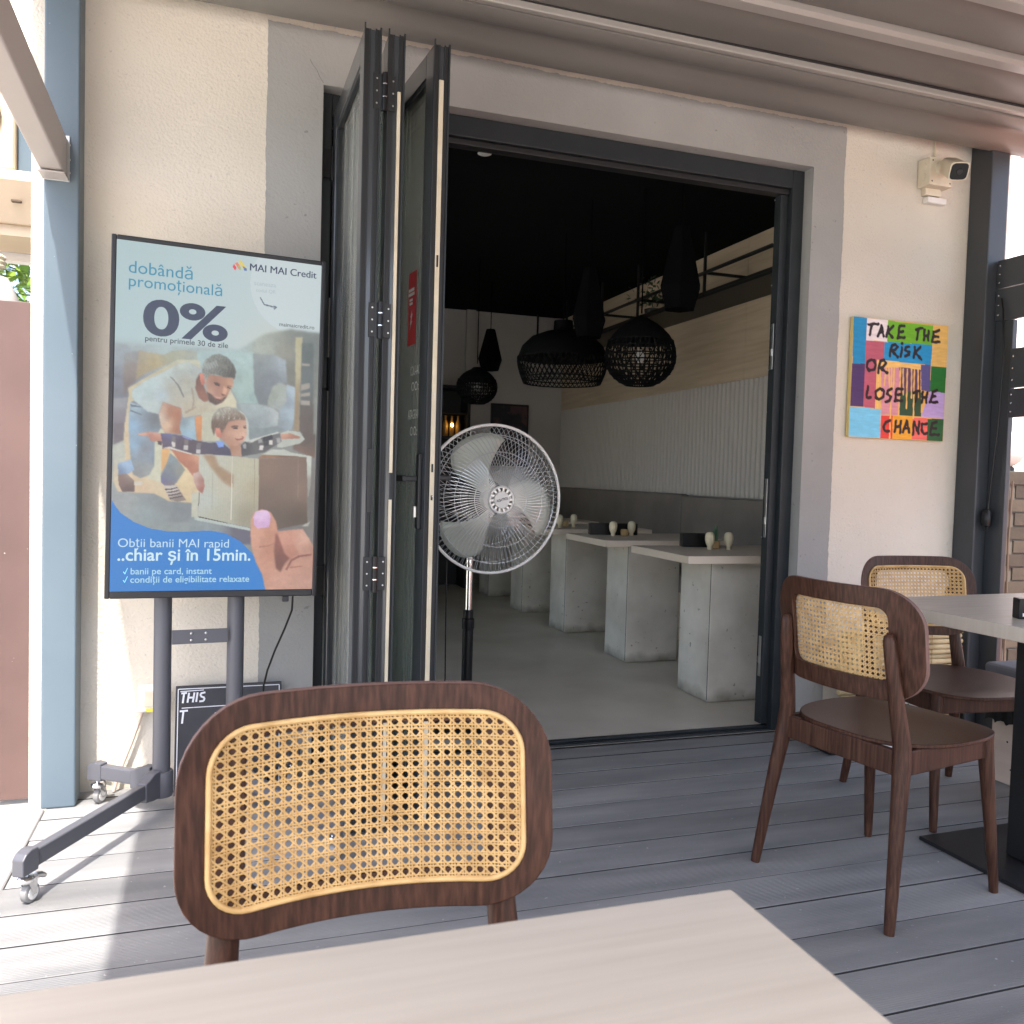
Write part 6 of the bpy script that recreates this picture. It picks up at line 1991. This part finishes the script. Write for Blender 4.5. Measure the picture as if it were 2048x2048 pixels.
# THIS, brush letters
for a in ((.018, .330, .036, .331), (.027, .330, .023, .298), (.043, .331, .038, .299), (.060, .331, .055, .299), (.041, .315, .058, .315), (.070, .331, .066, .300),
          (.095, .330, .080, .327), (.080, .327, .080, .318), (.080, .318, .093, .312), (.093, .312, .090, .302), (.090, .302, .076, .301),
          (.014, .272, .040, .273), (.026, .272, .022, .232),
          (.13, .262, .118, .222), (.13, .262, .146, .222), (.124, .238, .14, .238), (.17, .262, .166, .222), (.17, .262, .185, .226), (.185, .226, .19, .262),
          (.21, .262, .206, .222), (.235, .262, .232, .222), (.232, .222, .255, .222), (.12, .20, .15, .202), (.15, .202, .13, .170), (.17, .20, .165, .168), (.165, .168, .19, .17)):
    chalk_line(*a, w_=.006)
obj('lettering', cw, M['chalkw'], bb, fix=False)

# low black box by the doorway
bx = thing('black_box', 'low black box on the deck beside the door jamb', 'box', (2.40, 2.93, 0))
obj('body', MB().box(2.345, 2.40, 2.86, 3.06, .001, .085), M['blackpl'], bx, bevel=.008)
obj('tail', MB().box(2.40, 2.56, 2.862, 2.93, .001, .018), M['blackpl'], bx, bevel=.003)

# ================================================================== RIGHT CORNER OF THE TERRACE
be_ = thing('box_bench', 'low plywood bench with grey cushion and ruffled black skirt by the right table', 'bench', (2.98, 2.2, 0))
obj('plywood_box', MB().box(2.785, 3.20, 1.85, 2.490, .001, .40), M['plyw'], be_, bevel=.002)
obj('cushion', MB().box(2.742, 3.22, 1.83, 2.505, .402, .45), M['cushion'], be_, bevel=.018, seg=3)
sk = MB()
n_ = 64
for i in range(n_ + 1):
    y_ = 1.84 + .66 * i / n_
    x = 2.762 + .006 * math.sin(i * 1.35)
    zb = .222 + .014 * abs(math.sin(i * .68))
    sk.v += [(x, y_, .425), (x - .004 * math.sin(i * 1.35 + .6), y_, .32), (x + .004, y_, zb), (x + .008, y_, zb + .004), (x + .010, y_, .425)]
for i in range(n_):
    for j in range(4):
        sk.f.append((i * 5 + j, i * 5 + j + 1, i * 5 + 6 + j, i * 5 + 5 + j))
obj('ruffled_skirt', sk, M['blackcloth'], be_, smooth=60)
for yy_, zz in ((2.40, .06), (2.2, .05), (2.42, .16)):
    obj('screw', MB().lathe([(.004, 0), (.003, -.001), (0, -.0012)], (2.785, yy_, zz), 8, 'x'), M['anth'], be_)

rs = thing('reed_stack', 'stack of dry reeds tied together against the wall behind the far chair', 'reed bundle', (2.95, 3.05, 0))
src = None
r6 = random.Random(21)
for row in range(20):
    z = .014 + row * .0232
    if row < 19 or True:
        rad = .0118
        if src is None:
            src = obj('reed', MB().tube([(-.33, 0, 0), (-.11, .001, .001), (.11, -.001, 0), (.33, 0, .001)], [.0118, .0112, .0118, .011], 8), M['reed'], rs, world=False, smooth=50)
            src.location = Vector((2.87, 3.05, z)) - Vector(rs.location)
        else:
            share('reed', src, rs, Vector((2.87 + r6.uniform(-.006, .012) + (.0 if row > 4 else .01), 3.05 + r6.uniform(-.008, .008), z)) - Vector(rs.location), (r6.uniform(0, 6), r6.uniform(-.006, .006), 0))
for x in (2.70, 3.02):
    obj('tie', MB().tube([(x, 3.035, .005), (x + .004, 3.034, .24), (x, 3.036, .475), (x, 3.062, .478), (x, 3.066, .24), (x, 3.062, .005)], .0016, 5), M['wickerpot'], rs)
pt = thing('planter', 'small planter with pale stones and leaves under the far chair', 'planter', (2.72, 2.93, 0))
obj('tray', MB().box(2.58, 2.86, 2.87, 2.99, .001, .17), M['nwall'], pt, bevel=.004)
r7 = random.Random(5)
lf = MB()
for q in range(90):
    c = Vector((r7.uniform(2.58, 2.86), r7.uniform(2.87, 2.99), .17 + abs(r7.gauss(0, .045))))
    a = Vector((r7.uniform(-1, 1), r7.uniform(-1, 1), r7.uniform(-.2, 1))).normalized() * .022
    b = a.orthogonal().normalized() * .008
    lf.add([c - a, c + b, c + a, c - b], [(0, 1, 2, 3)])
obj('foliage', lf, M['green'], pt, fix=False)
for q in range(9):
    c = (r7.uniform(2.60, 2.84), r7.uniform(2.875, 2.90), .175)
    obj('stone', MB().lathe([(.004, -.008), (.014, -.004), (.016, .004), (.006, .010)], c, 8), M['nwall'], pt, smooth=60)

# ================================================================== BEYOND THE TERRACE, right
nw = thing('white_boundary_wall', 'tall white sunlit wall beyond the slatted fence', 'wall', (7, 5.6, ZG))
obj('wall', MB().box(3.9, 14, 5.5, 5.7, ZG, 5.2), M['nwall'], nw)
obj('coping', MB().box(3.88, 14, 5.47, 5.73, 5.2, 5.26), M['grey'], nw)
bw = thing('brick_wall', 'low weathered brick wall behind the right fence post', 'wall', (4.6, 3.7, ZG))
obj('mortar_core', MB().box(4.02, 5.6, 3.62, 3.80, ZG, 1.205), M['mortar'], bw)
src = None
for row in range(17):
    z = ZG + .006 + row * .0755
    off = 0 if row % 2 == 0 else -.105
    for i in range(8):
        x = 4.02 + off + i * .21
        if x < 3.99:
            continue
        loc = Vector((x + r7.uniform(-.002, .002), 3.61 + r7.uniform(-.003, .003), z)) - Vector(bw.location)
        if src is None:
            src = obj('brick', MB().box(0, .198, 0, .05, 0, .065), M['brick'], bw, world=False)
            src.location = loc
        else:
            share('brick', src, bw, loc)
gl = thing('globe_lamp', 'white globe lamp on top of the brick wall', 'lamp', (4.13, 3.70, 1.205))
obj('collar', MB().lathe([(.05, 0), (.05, .02), (.035, .03)], (0, 0, 0), 18), M['black'], gl, world=False)
obj('globe', MB().lathe([(.105 * math.cos(a), .125 + .105 * math.sin(a)) for a in [-1.2 + i * (2.75 / 14) for i in range(15)]], (0, 0, 0), 28), M['white'], gl, world=False, smooth=60)
vn = MB()
for q in range(3):
    vn.tube([(4.03 + .03 * q, 3.60, ZG), (4.02 + .03 * q, 3.595, .4), (4.035 + .02 * q, 3.60, .8), (4.02 + .03 * q, 3.595, 1.15)], .006, 5)
v_ = obj('vine', vn, M['bark'], smooth=50)
props(v_, 'bare brown vine stems climbing the low brick wall', 'vine')

# ================================================================== BEYOND THE TERRACE, left
gt = thing('metal_gate', 'red-brown sheet metal gate left of the building', 'gate', (-1.2, 3.32, ZG))
xg = -.604
for i in range(9):
    w_ = .135
    obj('sheet_panel', MB().box(xg - w_ + .006, xg, 3.30, 3.318, ZG + .02, 1.64), M['fence'], gt, bevel=.002)
    xg -= w_
obj('rail', MB().box(-1.85, -.61, 3.318, 3.35, .25, .30).box(-1.85, -.61, 3.318, 3.35, 1.3, 1.35), M['fence'], gt)
lp = thing('grey_pipe_bend', 'grey plastic pipe bend above the red-brown gate', 'pipe', (-.74, 3.5, 1.2))
obj('pipe', MB().tube([(-.745, 3.5, ZG), (-.745, 3.5, 1.58), (-.752, 3.5, 1.66), (-.775, 3.5, 1.715), (-.82, 3.5, 1.735), (-.95, 3.5, 1.735)], .052, 16), pmat('grey_pvc', (.42, .40, .39), .5), lp, smooth=50)
obj('flexible_sleeve', MB().lathe([(.05, 0), (.056, .004), (.05, .012), (.056, .02), (.05, .028), (.056, .036), (.05, .044)], (-.80, 3.5, 1.785), 16), M['ivory'], lp, smooth=30)

ks = thing('beige_canopy', 'beige canopy box of the neighbouring kiosk above the gate', 'canopy', (-1.5, 4.2, 2.1))
obj('fascia', MB().prism([(3.98, 2.235), (3.98, 2.275), (4.4, 2.275), (4.4, 2.08), (4.06, 2.08), (4.03, 2.14)], 'x', -2.6, -.70), M['acbeige'], ks, bevel=.004)
obj('soffit', MB().box(-2.6, -.70, 4.08, 4.4, 2.035, 2.079), M['acbeige'], ks)
obj('post', MB().box(-2.5, -2.4, 4.2, 4.3, ZG, 2.035), M['acbeige'], ks)
obj('sky_backing', MB().box(-2.6, -.68, 4.42, 4.48, 2.0, 4.6), M['nwall'], ks)  # added white sheet standing in for the overexposed sky above the canopy
obj('slot', MB().box(-.835, -.80, 4.0, 4.045, 2.155, 2.162), M['bark'], ks)
ac = thing('air_conditioner', 'aged beige air conditioner unit standing on the kiosk canopy', 'air conditioner', (-1.3, 4.2, 2.276))
obj('casing', MB().box(-1.75, -.825, 4.03, 4.35, 2.276, 2.60), M['acbeige'], ac, bevel=.02, seg=3)
obj('side_panel', MB().box(-.824, -.74, 4.06, 4.33, 2.276, 2.62), M['acblue'], ac, bevel=.006)
obj('grille', MB().lathe([(.12, 0), (.125, -.012), (.11, -.018), (.0, -.018)], (-1.0, 4.03, 2.50), 24, 'y'), M['bark'], ac, smooth=40)
obj('lid', MB().box(-1.76, -.82, 4.02, 4.36, 2.602, 2.63), M['white'], ac, bevel=.008)

# leafy tree behind the gate: pinnate leaf sprays through the crown
tt = thing('leafy_tree', 'sunlit green tree with feathery leaves behind the gate', 'tree', (-1.9, 6.6, ZG))
obj('trunk', MB().tube([(-1.9, 6.6, ZG), (-1.92, 6.62, 1.0), (-1.85, 6.58, 1.9), (-1.8, 6.6, 3.2)], [.11, .09, .07, .03], 12)
    .tube([(-1.88, 6.6, 1.2), (-1.55, 6.1, 1.7), (-1.25, 5.6, 2.1)], [.05, .035, .015], 8)
    .tube([(-1.88, 6.6, 1.5), (-2.3, 6.7, 2.2), (-2.7, 6.7, 2.9)], [.05, .035, .015], 8)
    .tube([(-1.9, 6.6, .9), (-1.6, 6.2, 1.3), (-1.35, 5.5, 1.5)], [.04, .025, .012], 8), M['bark'], tt, smooth=50)
r8 = random.Random(77)
lf = MB()


def spray(c, d, ln):
    """a twig with paired leaflets"""
    side = d.cross(Vector((0, 0, 1))).normalized()
    up = side.cross(d).normalized()
    nn = 8
    for i in range(nn):
        p = c + d * ln * (i + 1) / nn + Vector((0, 0, -.06 * ln * (i / nn) ** 2 * 4))
        for sg in (-1, 1):
            a = (side * sg + d * .5 + up * r8.uniform(-.35, .1)).normalized() * ln * .26
            b = a.cross(up).normalized() * ln * .052
            lf.add([p, p + a * .5 + b, p + a, p + a * .5 - b], [(0, 1, 2, 3)])


for q in range(760):
    z = r8.uniform(.9, 3.4)
    rr_ = .95 if z < 2.2 else .8
    c = Vector((-1.72 + r8.gauss(0, .45) * rr_, 6.2 + r8.gauss(0, .6), z))
    d = Vector((r8.uniform(-1, 1), r8.uniform(-1, .4), r8.uniform(-.6, .4))).normalized()
    spray(c, d, r8.uniform(.22, .36))
obj('crown', lf, M['leaf'], tt, fix=False)
hg = thing('green_hedge', 'dense green hedge far behind the gate', 'hedge', (-2.5, 9, ZG))
lf = MB()
for q in range(5200):
    c = Vector((r8.uniform(-5.5, -.75), 9 + r8.gauss(0, .25), r8.uniform(ZG, 3.4)))
    a = Vector((r8.uniform(-1, 1), r8.uniform(-1, 1), r8.uniform(-1, 1))).normalized() * .11
    b = a.orthogonal().normalized() * .05
    lf.add([c - a, c + b, c + a, c - b], [(0, 1, 2, 3)])
o = obj('foliage', lf, M['leaf'], hg, fix=False)
yc = obj('yard_cable', MB().tube([(-1.2, 2.75, ZG + .006), (-.95, 2.78, ZG + .006), (-.75, 2.68, ZG + .006), (-.6, 2.60, ZG + .006)], .005, 6), M['wickerpot'], smooth=60)
props(yc, 'thin brown cable lying on the sunlit yard by the deck edge', 'cable')
